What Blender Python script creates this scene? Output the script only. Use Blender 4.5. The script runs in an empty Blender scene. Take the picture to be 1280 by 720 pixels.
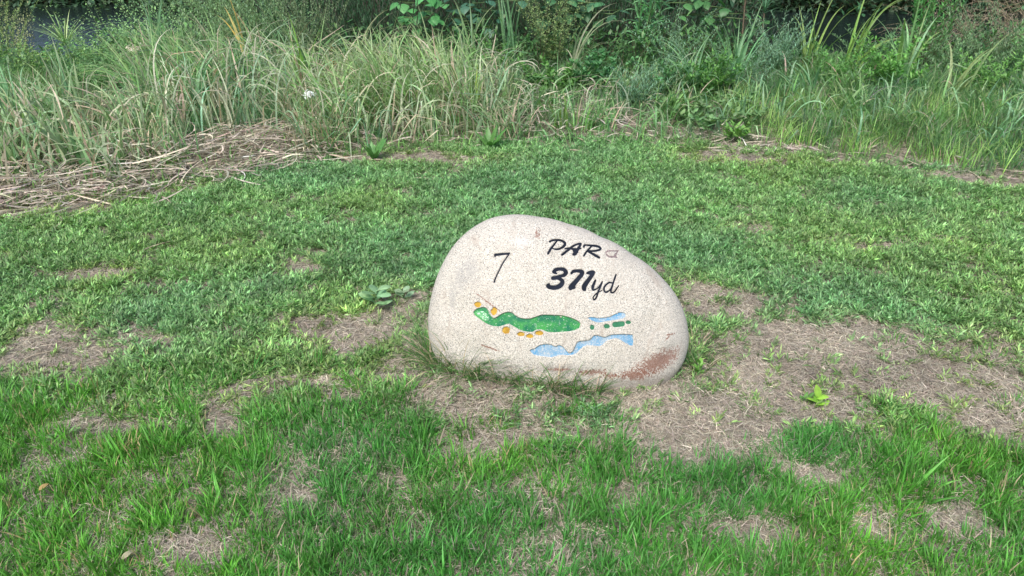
import bpy, math
import numpy as np
R = np.random.RandomState(7)
rad = math.radians

# ------------------------------------------------------------------ camera, world, sun, exposure
sc = bpy.context.scene
col = sc.collection
CAMH, PITCH, FPX = 1.5, rad(28.0), 985.0
cam_d = bpy.data.cameras.new('camera')
cam = bpy.data.objects.new('camera', cam_d); col.objects.link(cam)
cam.location = (0, 0, CAMH); cam.rotation_euler = (rad(90) - PITCH, 0, 0)
cam_d.sensor_width = 36.0; cam_d.lens = 36.0 * FPX / 1280.0
cam_d.clip_start = 0.05; cam_d.clip_end = 1000
sc.camera = cam

SUN_EL, SUN_AZ = rad(52), rad(200)      # azimuth measured from +Y (north) clockwise: behind the camera, a little left
world = bpy.data.worlds.new('World'); sc.world = world; world.use_nodes = True
wn = world.node_tree
bg = wn.nodes['Background']; bg.inputs['Strength'].default_value = 0.098
sky = wn.nodes.new('ShaderNodeTexSky'); sky.sky_type = 'NISHITA'; sky.sun_disc = False
sky.sun_elevation = SUN_EL; sky.sun_rotation = SUN_AZ; sky.dust_density = 3.0; sky.ozone_density = 1.0
wn.links.new(sky.outputs[0], bg.inputs[0])
sd = bpy.data.lights.new('sun', 'SUN'); sd.energy = 1.85; sd.angle = rad(18); sd.color = (1.0, 0.955, 0.89)
sun = bpy.data.objects.new('sun', sd); col.objects.link(sun)
sx, sy, sz = math.sin(SUN_AZ) * math.cos(SUN_EL), math.cos(SUN_AZ) * math.cos(SUN_EL), math.sin(SUN_EL)
import mathutils
sun.rotation_euler = mathutils.Vector((sx, sy, sz)).to_track_quat('Z', 'Y').to_euler()
sc.view_settings.view_transform = 'Standard'; sc.view_settings.look = 'None'
sc.view_settings.exposure = 0.88; sc.view_settings.gamma = 1.0

# ------------------------------------------------------------------ numeric helpers
cP, sP = math.cos(PITCH), math.sin(PITCH)
def ray(px, py):
    a = (px - 640) / FPX; b = (360 - py) / FPX
    return np.array([a, cP + b * sP, -sP + b * cP])
def G(px, py, z=0.0):                       # pixel measured in the photograph -> point on level ground
    d = ray(px, py); t = (z - CAMH) / d[2]
    return np.array([0, 0, CAMH]) + d * t
def XY(px, Y, z=0.0):                       # x of a pixel column at distance Y
    return (px - 640) / FPX * (Y * cP + (CAMH - z) * sP)
def PX(x, y, z=0.0):
    dep = y * cP + (CAMH - z) * sP
    up = y * sP - (CAMH - z) * cP
    return 640 + FPX * x / dep, 360 - FPX * up / dep

def _lat(seed, n=256):
    return np.random.RandomState(seed).rand(n, n)
_L = {}
def vnoise(x, y, seed=0):
    if seed not in _L: _L[seed] = _lat(seed)
    T = _L[seed]; n = T.shape[0]
    xi = np.floor(x).astype(int); yi = np.floor(y).astype(int)
    fx = x - xi; fy = y - yi
    fx = fx * fx * (3 - 2 * fx); fy = fy * fy * (3 - 2 * fy)
    a = T[xi % n, yi % n]; b = T[(xi + 1) % n, yi % n]; c = T[xi % n, (yi + 1) % n]; d = T[(xi + 1) % n, (yi + 1) % n]
    return (a * (1 - fx) + b * fx) * (1 - fy) + (c * (1 - fx) + d * fx) * fy
def fbm(x, y, f, seed=0, o=3):
    s = 0; a = 1; t = 0
    for i in range(o):
        s = s + a * vnoise(x * f + 17.3 * i + 50, y * f - 9.1 * i + 70, seed + i); t += a; a *= .5; f *= 2.03
    return s / t                              # about 0..1, mean .5
def sstep(a, b, x):
    t = np.clip((x - a) / (b - a), 0, 1); return t * t * (3 - 2 * t)

# ------------------------------------------------------------------ object helpers
def mesh_np(name, V, F, mats, C=None, smooth=True, attrs=None, mi=None):
    """V (n,3); F list of (m,k) int arrays"""
    me = bpy.data.meshes.new(name)
    V = np.asarray(V, dtype=np.float32)
    if not isinstance(F, list): F = [F]
    F = [np.asarray(f, dtype=np.int32) for f in F if len(f)]
    me.vertices.add(len(V)); me.vertices.foreach_set('co', V.ravel())
    if F:
        tot = sum(f.size for f in F); npoly = sum(len(f) for f in F)
        me.loops.add(tot); me.polygons.add(npoly)
        me.loops.foreach_set('vertex_index', np.concatenate([f.ravel() for f in F]))
        cnt = np.concatenate([np.full(len(f), f.shape[1], dtype=np.int32) for f in F])
        st = np.concatenate([[0], np.cumsum(cnt)[:-1]]).astype(np.int32)
        me.polygons.foreach_set('loop_start', st); me.polygons.foreach_set('loop_total', cnt)
        if mi is not None: me.polygons.foreach_set('material_index', np.asarray(mi, dtype=np.int32))
    me.update(calc_edges=True)
    if F and smooth: me.polygons.foreach_set('use_smooth', np.ones(len(me.polygons), dtype=bool))
    if C is not None:
        a = me.attributes.new('col', 'FLOAT_COLOR', 'POINT')
        cc = np.ones((len(V), 4), dtype=np.float32); cc[:, :3] = C
        a.data.foreach_set('color', cc.ravel())
    for m in (mats if isinstance(mats, (list, tuple)) else [mats]): me.materials.append(m)
    return me
def link(name, me, parent=None, loc=None):
    o = bpy.data.objects.new(name, me); col.objects.link(o)
    if parent is not None: o.parent = parent
    if loc is not None: o.location = loc
    return o
def tag(o, label=None, cat=None, group=None, kind=None):
    if label: o['label'] = label
    if cat: o['category'] = cat
    if group: o['group'] = group
    if kind: o['kind'] = kind
    return o
def empty(name, loc, rz=0.0):
    o = bpy.data.objects.new(name, None); col.objects.link(o)
    o.location = loc; o.rotation_euler = (0, 0, rz); o.empty_display_size = 0.05
    return o

# ------------------------------------------------------------------ ribbon and tube generators (vectorised)
def P_blade(s): return np.clip(0.75 + 0.9 * s, 0, 1) * np.clip((1 - s) / 0.65, 0, 1) ** 0.8 + 0.02
def P_leaf(s): return (np.sin(np.pi * np.clip(s, 0, 1) ** 0.85)) ** 0.8 + 0.04
def P_heart(s): return np.clip(np.interp(s, [0, .08, .25, .45, .75, 1], [.25, .8, 1, .92, .5, .03]), 0, 1)
def P_spoon(s): return np.interp(s, [0, .15, .3, .55, .8, .93, 1], [.12, .15, .5, 1, .85, .45, .05])

def ribbons(base, az, tilt, bend, L, W, S=5, C=(0.1, 0.2, 0.05), prof=P_blade, twist=0.0, fold=0.0, pw=1.3, tipC=None, side=0.0, kink=None):
    """N arched ribbons. tilt from vertical, bend = extra tilt at tip. fold>0 -> three vertices across, V fold."""
    base = np.atleast_2d(np.asarray(base, float)); N = len(base)
    f = lambda a: np.broadcast_to(np.asarray(a, float), (N,))
    az, tilt, bend, L, W, twist, side = map(f, (az, tilt, bend, L, W, twist, side))
    s = np.linspace(0, 1, S + 1)
    th = tilt[:, None] + bend[:, None] * s[None] ** pw
    if kink is not None: th = tilt[:, None] + .25 * s[None] + bend[:, None] * sstep(-.04, .05, s[None] - np.asarray(kink)[:, None])
    a = az[:, None] + side[:, None] * s[None]
    d = np.stack([np.sin(th) * np.cos(a), np.sin(th) * np.sin(a), np.cos(th)], -1)
    step = (d[:, :-1] + d[:, 1:]) / 2 * (L / S)[:, None, None]
    P = base[:, None] + np.concatenate([np.zeros((N, 1, 3)), np.cumsum(step, 1)], 1)
    h = np.stack([-np.sin(a), np.cos(a), np.zeros_like(a)], -1)
    nrm = np.cross(d, h)
    tw = twist[:, None, None] * (0.35 + 0.65 * s[None, :, None])
    wd = h * np.cos(tw) + nrm * np.sin(tw)
    up = np.cross(wd, d)
    w = (W[:, None] * prof(s)[None] / 2)[..., None]
    C = np.broadcast_to(np.asarray(C, float), (N, 3)) if np.ndim(C) < 3 else C
    Cv = np.repeat(C[:, None], S + 1, 1).copy()
    if tipC is not None:
        k = (s[None, :, None] ** 2.5)
        Cv = Cv * (1 - k) + np.broadcast_to(np.asarray(tipC, float), (N, 3))[:, None] * k
    if fold:
        V = np.stack([P - wd * w, P + up * w * -fold, P + wd * w], 2); k = 3
    else:
        V = np.stack([P - wd * w, P + wd * w], 2); k = 2
    V = V.reshape(-1, 3); CC = np.repeat(Cv[:, :, None], k, 2).reshape(-1, 3)
    i = np.arange(N)[:, None, None] * (S + 1) * k + np.arange(S)[None, :, None] * k + np.arange(k - 1)[None, None]
    i = i.ravel()
    F = np.stack([i, i + 1, i + k + 1, i + k], -1)
    return V, F, CC
def tubes(paths, r0, r1, C, n=4):
    """paths (N,S+1,3)"""
    N, S1, _ = paths.shape
    d = np.gradient(paths, axis=1); d /= np.linalg.norm(d, axis=-1, keepdims=True) + 1e-9
    ref = np.array([0.31, 0.95, 0.05]); u = np.cross(d, ref); u /= np.linalg.norm(u, axis=-1, keepdims=True) + 1e-9
    v = np.cross(d, u)
    s = np.linspace(0, 1, S1)
    r = (np.broadcast_to(np.asarray(r0, float), (N,))[:, None] * (1 - s) + np.broadcast_to(np.asarray(r1, float), (N,))[:, None] * s)[..., None, None]
    an = np.arange(n) * 2 * np.pi / n
    V = paths[:, :, None] + r * (u[:, :, None] * np.cos(an)[:, None] + v[:, :, None] * np.sin(an)[:, None])
    C = np.broadcast_to(np.asarray(C, float), (N, 3))
    CC = np.repeat(np.repeat(C[:, None], S1, 1)[:, :, None], n, 2).reshape(-1, 3)
    b = (np.arange(N)[:, None, None] * S1 * n + np.arange(S1 - 1)[None, :, None] * n)
    j = np.arange(n)[None, None]; j2 = (j + 1) % n
    F = np.stack([b + j, b + j2, b + n + j2, b + n + j], -1).reshape(-1, 4)
    return V.reshape(-1, 3), F, CC
def join(parts):
    Vs, Fs, Cs, o = [], [], [], 0
    for V, F, C in parts:
        Vs.append(V); Cs.append(C); Fs.append(F + o); o += len(V)
    return np.concatenate(Vs), np.concatenate(Fs), np.concatenate(Cs)
def mixc(a, b, t): 
    t = np.asarray(t)[:, None]; return np.asarray(a) * (1 - t) + np.asarray(b) * t
def vary(c, N, v=0.18, h=0.08, rs=R):
    c = np.broadcast_to(np.asarray(c, float), (N, 3))
    return np.clip(c * np.exp(rs.randn(N, 1) * v) * np.exp(rs.randn(N, 3) * h), 0.004, 0.9)
def paths_of(base, az, tilt, bend, L, S, pw=1.3, wob=0.0):
    N = len(base); s = np.linspace(0, 1, S + 1)
    th = tilt[:, None] + bend[:, None] * s[None] ** pw
    a = az[:, None] + (R.randn(N, S + 1) * wob if wob else 0) + np.zeros((1, S + 1))
    d = np.stack([np.sin(th) * np.cos(a), np.sin(th) * np.sin(a), np.cos(th)], -1)
    st = (d[:, :-1] + d[:, 1:]) / 2 * (L / S)[:, None, None]
    return np.asarray(base)[:, None] + np.concatenate([np.zeros((N, 1, 3)), np.cumsum(st, 1)], 1)

# ------------------------------------------------------------------ materials
def new_mat(name):
    m = bpy.data.materials.new(name); m.use_nodes = True
    nt = m.node_tree; nt.nodes.clear()
    out = nt.nodes.new('ShaderNodeOutputMaterial')
    return m, nt, out
def N_(nt, t, **k):
    n = nt.nodes.new(t)
    for a, b in k.items(): setattr(n, a, b)
    return n
def mixrgb(nt, bt, fac, a, b):
    n = nt.nodes.new('ShaderNodeMix'); n.data_type = 'RGBA'; n.blend_type = bt
    for sk, v in ((n.inputs[0], fac), (n.inputs[6], a), (n.inputs[7], b)):
        if hasattr(v, 'links') or isinstance(v, bpy.types.NodeSocket): nt.links.new(v, sk)
        elif isinstance(v, (int, float)): sk.default_value = v
        else: sk.default_value = (*v[:3], 1)
    return n.outputs[2]
def ramp(nt, src, stops, interp='LINEAR'):
    n = nt.nodes.new('ShaderNodeValToRGB'); n.color_ramp.interpolation = interp
    e = n.color_ramp.elements
    while len(e) < len(stops): e.new(0.5)
    for i, (p, c) in enumerate(stops):
        e[i].position = p; e[i].color = (c, c, c, 1) if isinstance(c, (int, float)) else (*c, 1)
    nt.links.new(src, n.inputs[0]); return n.outputs[0]
def noise(nt, vec, scale, detail=3, rough=.55, dist=0.0):
    n = nt.nodes.new('ShaderNodeTexNoise'); n.inputs['Scale'].default_value = scale; n.inputs['Detail'].default_value = detail
    n.inputs['Roughness'].default_value = rough; n.inputs['Distortion'].default_value = dist
    if vec is not None: nt.links.new(vec, n.inputs['Vector'])
    return n.outputs[0]
def leaf_mat(name, inst=False, trans=0.3, rough=0.46, spec=0.5, gain=1.0):
    m, nt, out = new_mat(name)
    at = N_(nt, 'ShaderNodeAttribute', attribute_name='col'); c = at.outputs['Color']
    if inst:
        ti = N_(nt, 'ShaderNodeAttribute', attribute_name='tint', attribute_type='INSTANCER')
        c = mixrgb(nt, 'MULTIPLY', 1.0, c, ti.outputs['Color'])
    geo = N_(nt, 'ShaderNodeNewGeometry')
    tc = N_(nt, 'ShaderNodeTexCoord')
    nz = ramp(nt, noise(nt, tc.outputs['Object'], 55, 2), [(0.3, 0.78 * gain), (0.7, 1.2 * gain)])
    c = mixrgb(nt, 'MULTIPLY', 1.0, c, nz)
    b = N_(nt, 'ShaderNodeBsdfPrincipled'); nt.links.new(c, b.inputs['Base Color'])
    b.inputs['Roughness'].default_value = rough; b.inputs['Specular IOR Level'].default_value = spec
    if trans:
        t = N_(nt, 'ShaderNodeBsdfTranslucent'); c2 = mixrgb(nt, 'MULTIPLY', 1.0, c, (1.12, 1.2, 0.78))
        nt.links.new(c2, t.inputs['Color'])
        mx = N_(nt, 'ShaderNodeMixShader'); mx.inputs[0].default_value = trans
        nt.links.new(b.outputs[0], mx.inputs[1]); nt.links.new(t.outputs[0], mx.inputs[2]); nt.links.new(mx.outputs[0], out.inputs[0])
    else: nt.links.new(b.outputs[0], out.inputs[0])
    return m
M_leaf = leaf_mat('leaf', gain=1.22); M_leafI = leaf_mat('leaf_instanced', inst=True)
M_dry = leaf_mat('dry_stalk', trans=0.12, rough=0.75, spec=0.2); M_dryI = leaf_mat('dry_stalk_instanced', inst=True, trans=0.1, rough=0.8, spec=0.15)
M_stem = leaf_mat('stem', trans=0.0, rough=0.6)

# ------------------------------------------------------------------ terrain
edge_px = [(-700, 385), (-200, 300), (0, 272), (150, 252), (300, 226), (420, 202), (600, 188), (830, 186), (1000, 204), (1280, 234), (1480, 262), (1900, 330)]
EX = np.array([G(a, b)[0] for a, b in edge_px]); EY = np.array([G(a, b)[1] for a, b in edge_px])
def edgeY(x): return np.interp(x, EX, EY) + 0.06 * (vnoise(np.asarray(x) * 3 + 9, np.asarray(x) * 0 + 3, 5) - .5)
WATER = -1.10
def terrain(x, y):
    x = np.asarray(x, float); y = np.asarray(y, float)
    z = 0.022 * (fbm(x, y, 1.3, 11) - .5) + 0.014 * (fbm(x, y, 7, 21) - .5)
    e = np.interp(x, EX, EY)
    z = z + 0.07 * sstep(0.1, 0.9, y - e)
    z = z + 0.045 * np.exp(-((x + 0.14) / .21) ** 2 - ((y - 2.10) / .16) ** 2) + 0.018 * np.exp(-((x - 0.10) / .16) ** 2 - ((y - 2.08) / .10) ** 2)
    z = z - 1.7 * sstep(6.2, 10.8, y) - 0.35 * sstep(11, 13.5, y) + (2.55 - 1.2 * sstep(-6.0, -7.5, x) * sstep(-15, -13.5, x)) * sstep(16.6, 19.5, y)
    z = z + 0.5 * sstep(20, 45, y) * fbm(x, y, .12, 31)
    return z
def groundz(x, y): return float(terrain(np.array([x]), np.array([y]))[0])
gx = np.concatenate([[-400, -150, -60, -30, -18], np.linspace(-12, -4.2, 40), np.linspace(-4, 4, 280), np.linspace(4.2, 12, 40), [18, 30, 60, 150, 400]])
gy = np.concatenate([[-300, -100, -30, -10, -4, -2], np.linspace(-1, 0.9, 16), np.linspace(1, 5.5, 200), np.linspace(5.6, 21, 90), [24, 28, 35, 50, 80, 150, 400]])
XX, YY = np.meshgrid(gx, gy)
ZZ = terrain(XX, YY)
nx, ny = len(gx), len(gy)
idx = np.arange(nx * ny).reshape(ny, nx)
GF = np.stack([idx[:-1, :-1], idx[:-1, 1:], idx[1:, 1:], idx[1:, :-1]], -1).reshape(-1, 4)
def ground_material():
    m, nt, out = new_mat('soil')
    tc = N_(nt, 'ShaderNodeTexCoord'); v = tc.outputs['Object']
    a = noise(nt, v, 2.2, 5, .6); b = noise(nt, v, 38, 6, .7); c_ = noise(nt, v, 160, 4, .7)
    c = mixrgb(nt, 'MIX', ramp(nt, a, [(.35, 0), (.65, 1)]), (.245, .228, .192), (.355, .328, .278))
    c = mixrgb(nt, 'MIX', ramp(nt, b, [(.42, 0), (.62, .8)]), c, (.12, .092, .072))
    c = mixrgb(nt, 'MIX', ramp(nt, c_, [(.5, 0), (.72, .55)]), c, (.42, .37, .31))
    sp = N_(nt, 'ShaderNodeSeparateXYZ'); nt.links.new(v, sp.inputs[0])
    md = N_(nt, 'ShaderNodeMath', operation='MULTIPLY_ADD'); nt.links.new(a, md.inputs[0]); md.inputs[1].default_value = 1.5; nt.links.new(sp.outputs[1], md.inputs[2])
    dv = N_(nt, 'ShaderNodeMath', operation='DIVIDE'); nt.links.new(md.outputs[0], dv.inputs[0]); dv.inputs[1].default_value = 10
    c = mixrgb(nt, 'MIX', ramp(nt, dv.outputs[0], [(.60, 0), (.68, 1)]), c, mixrgb(nt, 'MIX', b, (.035, .05, .022), (.07, .065, .04)))
    p = N_(nt, 'ShaderNodeBsdfPrincipled'); nt.links.new(c, p.inputs['Base Color']); p.inputs['Roughness'].default_value = .95; p.inputs['Specular IOR Level'].default_value = .15
    bu = N_(nt, 'ShaderNodeBump'); bu.inputs['Strength'].default_value = .8; bu.inputs['Distance'].default_value = .01
    nt.links.new(b, bu.inputs['Height']); nt.links.new(bu.outputs[0], p.inputs['Normal'])
    nt.links.new(p.outputs[0], out.inputs[0]); return m
g = link('ground', mesh_np('ground', np.stack([XX, YY, ZZ], -1).reshape(-1, 3), GF, ground_material()))
tag(g, kind='structure', label='brown soil of the lawn and the bank down to the stream')
# stream
def water_material():
    m, nt, out = new_mat('stream_water')
    tc = N_(nt, 'ShaderNodeTexCoord')
    mp = N_(nt, 'ShaderNodeMapping'); mp.inputs['Scale'].default_value = (1, 2.5, 1); nt.links.new(tc.outputs['Object'], mp.inputs[0])
    n1 = noise(nt, mp.outputs[0], 5, 3)
    p = N_(nt, 'ShaderNodeBsdfPrincipled'); p.inputs['Base Color'].default_value = (.012, .018, .02, 1)
    p.inputs['Roughness'].default_value = .08; p.inputs['IOR'].default_value = 1.33
    bu = N_(nt, 'ShaderNodeBump'); bu.inputs['Strength'].default_value = .25; bu.inputs['Distance'].default_value = .05
    nt.links.new(n1, bu.inputs['Height']); nt.links.new(bu.outputs[0], p.inputs['Normal']); nt.links.new(p.outputs[0], out.inputs[0]); return m
wv = np.array([[-80, 8.5, WATER], [80, 8.5, WATER], [80, 18.6, WATER], [-80, 18.6, WATER]])
w = link('stream', mesh_np('stream', wv, np.array([[0, 1, 2, 3]]), water_material())); tag(w, kind='structure', label='dark still stream behind the rough grass')

# ------------------------------------------------------------------ boulder
TILT = rad(26)
by = G(700, 486)[1]
bn = np.array([0, -math.cos(TILT), math.sin(TILT)])      # face normal, towards the viewer and up
bu_ = np.array([1.0, 0, 0]); bw = np.array([0, math.sin(TILT), math.cos(TILT)])
DF, DB = 0.135, 0.19
c0 = np.array([0, by + 0.055, 0.0])
def on_plane(px, py, off=0.0):
    d = ray(px, py); o = np.array([0, 0, CAMH]); q = c0 + bn * off
    t = np.dot(q - o, bn) / np.dot(d, bn); p = o + d * t - c0
    return np.array([p @ bu_, p @ bw])
outline = [(535, 398), (537, 425), (546, 452), (568, 480), (612, 500), (680, 514), (745, 516), (797, 504), (832, 482), (853, 456), (861, 430), (858, 400), (847, 372),
           (825, 345), (790, 318), (750, 296), (710, 280), (672, 271), (640, 268), (612, 273), (590, 285), (570, 303), (553, 330), (541, 363)]
OL = np.array([on_plane(*p) for p in outline])
BC = np.array([(OL[:, 0].min() + OL[:, 0].max()) / 2, (OL[:, 1].min() + OL[:, 1].max()) / 2])
rel = OL - BC; th_ = np.arctan2(rel[:, 1], rel[:, 0]); rr_ = np.hypot(rel[:, 0], rel[:, 1])
o_ = np.argsort(th_); th_ = th_[o_]; rr_ = rr_[o_]
TA = np.linspace(-np.pi, np.pi, 1441)
RA = np.interp(TA, np.concatenate([th_ - 2 * np.pi, th_, th_ + 2 * np.pi]), np.tile(rr_, 3))
ker = np.exp(-np.linspace(-2, 2, 45) ** 2); ker /= ker.sum()
RA = np.convolve(np.concatenate([RA[-81:-1], RA, RA[1:81]]), ker, 'same')[80:-80]
def Rth(t): return np.interp(t, TA, RA)
def hprof(r): return np.clip(1 - np.clip(r, 0, 1) ** 2.5, 0, 1) ** 0.56
DENTS = [(-.33, .02, .045, .010), (-.27, -.12, .03, .006), (.30, -.02, .05, .009), (.36, -.12, .03, .007), (.02, .21, .05, .007), (-.20, .17, .06, .008), (.20, .13, .018, .003), (-.08, -.17, .03, .005), (.12, -.19, .04, .006), (-.05, .10, .012, .002), (.33, .05, .012, .003)]
def lump(u, w): return 0.022 * (fbm(u + 5, w + 5, 3.6, 41, 3) - .5) + 0.0038 * (fbm(u + 5, w + 5, 26, 45, 3) - .5)
def hfront(u, w):
    du, dw = u - BC[0], w - BC[1]; r = np.hypot(du, dw) / Rth(np.arctan2(dw, du))
    h = hprof(r); z = DF * h + lump(u, w) * np.clip(h * 2, 0, 1)
    for a, b, sg, d in DENTS: z = z - d * np.exp(-((u - BC[0] - a) ** 2 + (w - BC[1] - b) ** 2) / sg ** 2)
    return z
def face_uw(px, py):
    off = DF
    for _ in range(8):
        q = on_plane(px, py, off); off = float(hfront(np.array([q[0]]), np.array([q[1]]))[0])
    return q
# marks: capsule strokes (x, y, radius in px) and outlines, measured in photograph pixels
def z1(pts, x0, y0, k): return [(x0 + a / k, y0 + b / k, r / k) for a, b, r in pts]
K1 = 12.8
def A(*pts): return z1(pts, 680, 290, K1)
def B(*pts): return z1(pts, 680, 325, K1)
def C7(*pts): return z1(pts, 600, 300, 12.0)
letters = {
 'P': [A((92, 155, 15), (140, 133, 16), (210, 128, 15), (280, 138, 17), (330, 170, 19), (335, 205, 20), (300, 245, 18), (240, 272, 16), (170, 275, 12), (125, 250, 10)),
       A((205, 145, 13), (165, 200, 15), (120, 255, 17), (90, 305, 19), (66, 348, 15))],
 'A': [A((290, 365, 17), (330, 335, 18), (400, 280, 17), (470, 225, 16), (540, 193, 15), (590, 188, 15)),
       A((590, 192, 15), (565, 240, 20), (530, 300, 23), (500, 350, 24), (475, 358, 20)),
       A((340, 268, 13), (400, 262, 15), (470, 272, 16), (540, 275, 16), (595, 262, 11)), A((470, 280, 15), (500, 330, 20), (545, 325, 10))],
 'R': [A((640, 236, 17), (655, 210, 14), (720, 213, 14), (800, 220, 16), (870, 232, 18), (908, 262, 17), (880, 290, 16), (800, 305, 15), (720, 305, 14)),
       A((765, 225, 13), (720, 275, 14), (675, 325, 15), (640, 380, 15)),
       A((700, 310, 13), (770, 345, 18), (830, 378, 21), (885, 408, 17))],
 'three': [B((158, 190, 24), (190, 160, 26), (255, 145, 24), (320, 155, 28), (352, 200, 31), (320, 245, 26), (240, 265, 20), (150, 290, 26), (128, 300, 14)),
           B((200, 215, 14), (165, 200, 20)),
           B((150, 295, 24), (230, 295, 22), (290, 330, 28), (288, 385, 32), (230, 430, 34), (150, 445, 30), (80, 430, 30), (58, 410, 22), (85, 385, 14))],
 'seven': [B((440, 215, 16), (470, 185, 22), (530, 175, 24), (600, 185, 28), (612, 220, 30), (560, 290, 30), (490, 370, 33), (435, 435, 36), (430, 460, 24)), B((430, 445, 28), (480, 445, 20), (505, 435, 9))],
 'one': [B((690, 212, 14), (730, 205, 26), (780, 190, 22), (800, 205, 18), (760, 260, 28), (700, 340, 30), (650, 415, 34), (645, 460, 32), (660, 480, 16))],
 'y': [B((825, 325, 15), (800, 385, 20), (780, 440, 20), (790, 480, 14), (840, 465, 11), (890, 420, 11), (935, 350, 11)),
       B((935, 350, 11), (905, 430, 14), (870, 510, 14), (850, 580, 13), (820, 630, 14), (795, 630, 13), (795, 590, 10), (850, 530, 9), (930, 490, 8))],
 'd': [B((1085, 365, 12), (1040, 365, 12), (985, 410, 14), (960, 465, 15), (985, 515, 14), (1035, 500, 11), (1080, 450, 10)),
       B((1155, 240, 13), (1130, 310, 13), (1100, 400, 13), (1075, 480, 15), (1080, 520, 14), (1125, 515, 11), (1165, 460, 11), (1198, 412, 8))],
 'seven_tall': [C7((226, 252, 10), (226, 222, 15), (260, 222, 17), (330, 212, 16), (400, 208, 15), (440, 203, 14)), C7((436, 208, 12), (400, 265, 10), (345, 345, 11), (290, 455, 11), (240, 560, 11), (212, 636, 12))],
}
faded = {'four': [A((985, 330, 7), (1020, 308, 10), (1080, 300, 8), (1130, 303, 7), (1185, 298, 7)), A((1190, 300, 7), (1160, 340, 9), (1130, 385, 12), (1160, 405, 10)),
                  A((990, 335, 6), (1010, 370, 11), (1050, 395, 10), (1110, 395, 9), (1150, 370, 8))]}
def Q(k, x0, y0, *pts): return [(x0 + a / k, y0 + b / k) for a, b in pts]
KF = 8.5333
areas = {
 'fairway': Q(KF, 584, 370, (65, 175), (90, 145), (140, 122), (190, 122), (222, 150), (245, 200), (285, 238), (330, 215), (380, 185), (440, 170), (480, 180), (520, 212), (570, 235), (660, 242), (730, 222), (800, 202), (860, 200), (940, 205), (1010, 208), (1080, 225), (1150, 250), (1200, 280), (1212, 310), (1190, 350), (1130, 375), (1040, 385), (930, 392), (850, 385), (790, 362), (740, 362), (700, 385), (640, 385), (570, 368), (500, 330), (440, 300), (390, 315), (330, 328), (260, 320), (190, 290), (130, 245), (80, 210)),
 'creek': Q(KF, 655, 380, (675, 150), (720, 140), (800, 150), (900, 140), (960, 115), (1010, 92), (1060, 92), (1090, 115), (1070, 150), (1010, 165), (960, 175), (880, 185), (800, 200), (730, 180)),
 'pond': Q(KF, 655, 380, (62, 495), (110, 478), (160, 445), (220, 430), (280, 432), (335, 455), (375, 440), (420, 462), (460, 510), (490, 522), (530, 495), (560, 420), (590, 400), (700, 385), (740, 340), (800, 338), (860, 355), (930, 330), (1000, 325), (1140, 325), (1165, 350), (1168, 440), (1120, 440), (1060, 405), (1000, 370), (940, 375), (880, 400), (820, 448), (720, 445), (650, 450), (600, 490), (560, 530), (490, 550), (400, 545), (300, 570), (200, 560), (110, 545)),
}
greens = {'a': (727, 251, 25, 29), 'b': (884, 239, 35, 26), 'd': (1113, 197, 30, 21)}
treebar = [(970, 222, 24), (1050, 214, 24)]
bunk = {'a': (112, 92, 38, 32, 584, 370), 'b': (286, 165, 36, 42, 584, 370), 'c': (415, 368, 43, 40, 584, 370), 'd': (575, 408, 42, 26, 584, 370), 'e': (668, 430, 42, 24, 584, 370), 'f': (770, 398, 48, 26, 584, 370)}
def ell(cx, cy, rx, ry, x0, y0, wob=.13, n=18, seed=0):
    rs = np.random.RandomState(seed + int(cx)); t = np.arange(n) * 2 * np.pi / n; q = 1 + wob * rs.randn(n) * .5
    return [(x0 + (cx + rx * math.cos(a) * b) / KF, y0 + (cy + ry * math.sin(a) * b) / KF) for a, b in zip(t, q)]
marks = []      # (name, label, type, data, material key, carve, inset)
mset = {'P': ('letter', 'letter P in black script'), 'A': ('letter', 'letter A in black script'), 'R': ('letter', 'letter R in black script'),
        'three': ('numeral', 'bold black 3'), 'seven': ('numeral', 'bold black 7 of the yardage'), 'one': ('numeral', 'bold black 1'), 'y': ('letter', 'thin black script y'),
        'd': ('letter', 'thin black script d'), 'seven_tall': ('numeral', 'tall thin black 7 on its own')}
for k, v in letters.items(): marks.append((mset[k][0], mset[k][1], 's', v, 'black', .0062, .0036))
marks.append(('numeral', 'worn mauve 4 after PAR', 's', faded['four'], 'faded', .003, .0016))
marks.append(('fairway_painting', 'green fairway with a round putting green at its left end', 'a', areas['fairway'], 'green', .010, .0072))
marks.append(('water_painting', 'short pale blue band', 'a', areas['creek'], 'blue', .007, .0046))
marks.append(('water_painting', 'long wavy blue band', 'a', areas['pond'], 'blue', .009, .006))
for k, (a, b, c, d) in greens.items(): marks.append(('tee_painting', None, 'a', ell(a, b, c, d, 655, 380, .05), 'dgreen', .005, .0028))
marks.append(('tee_painting', 'longest dark green bar', 's', [[(655 + a / KF, 380 + b / KF, r / KF) for a, b, r in treebar]], 'dgreen', .005, .0028))
for k, v in bunk.items(): marks.append(('bunker_painting', None, 'a', ell(*v), 'yellow', .008, .0054))

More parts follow.
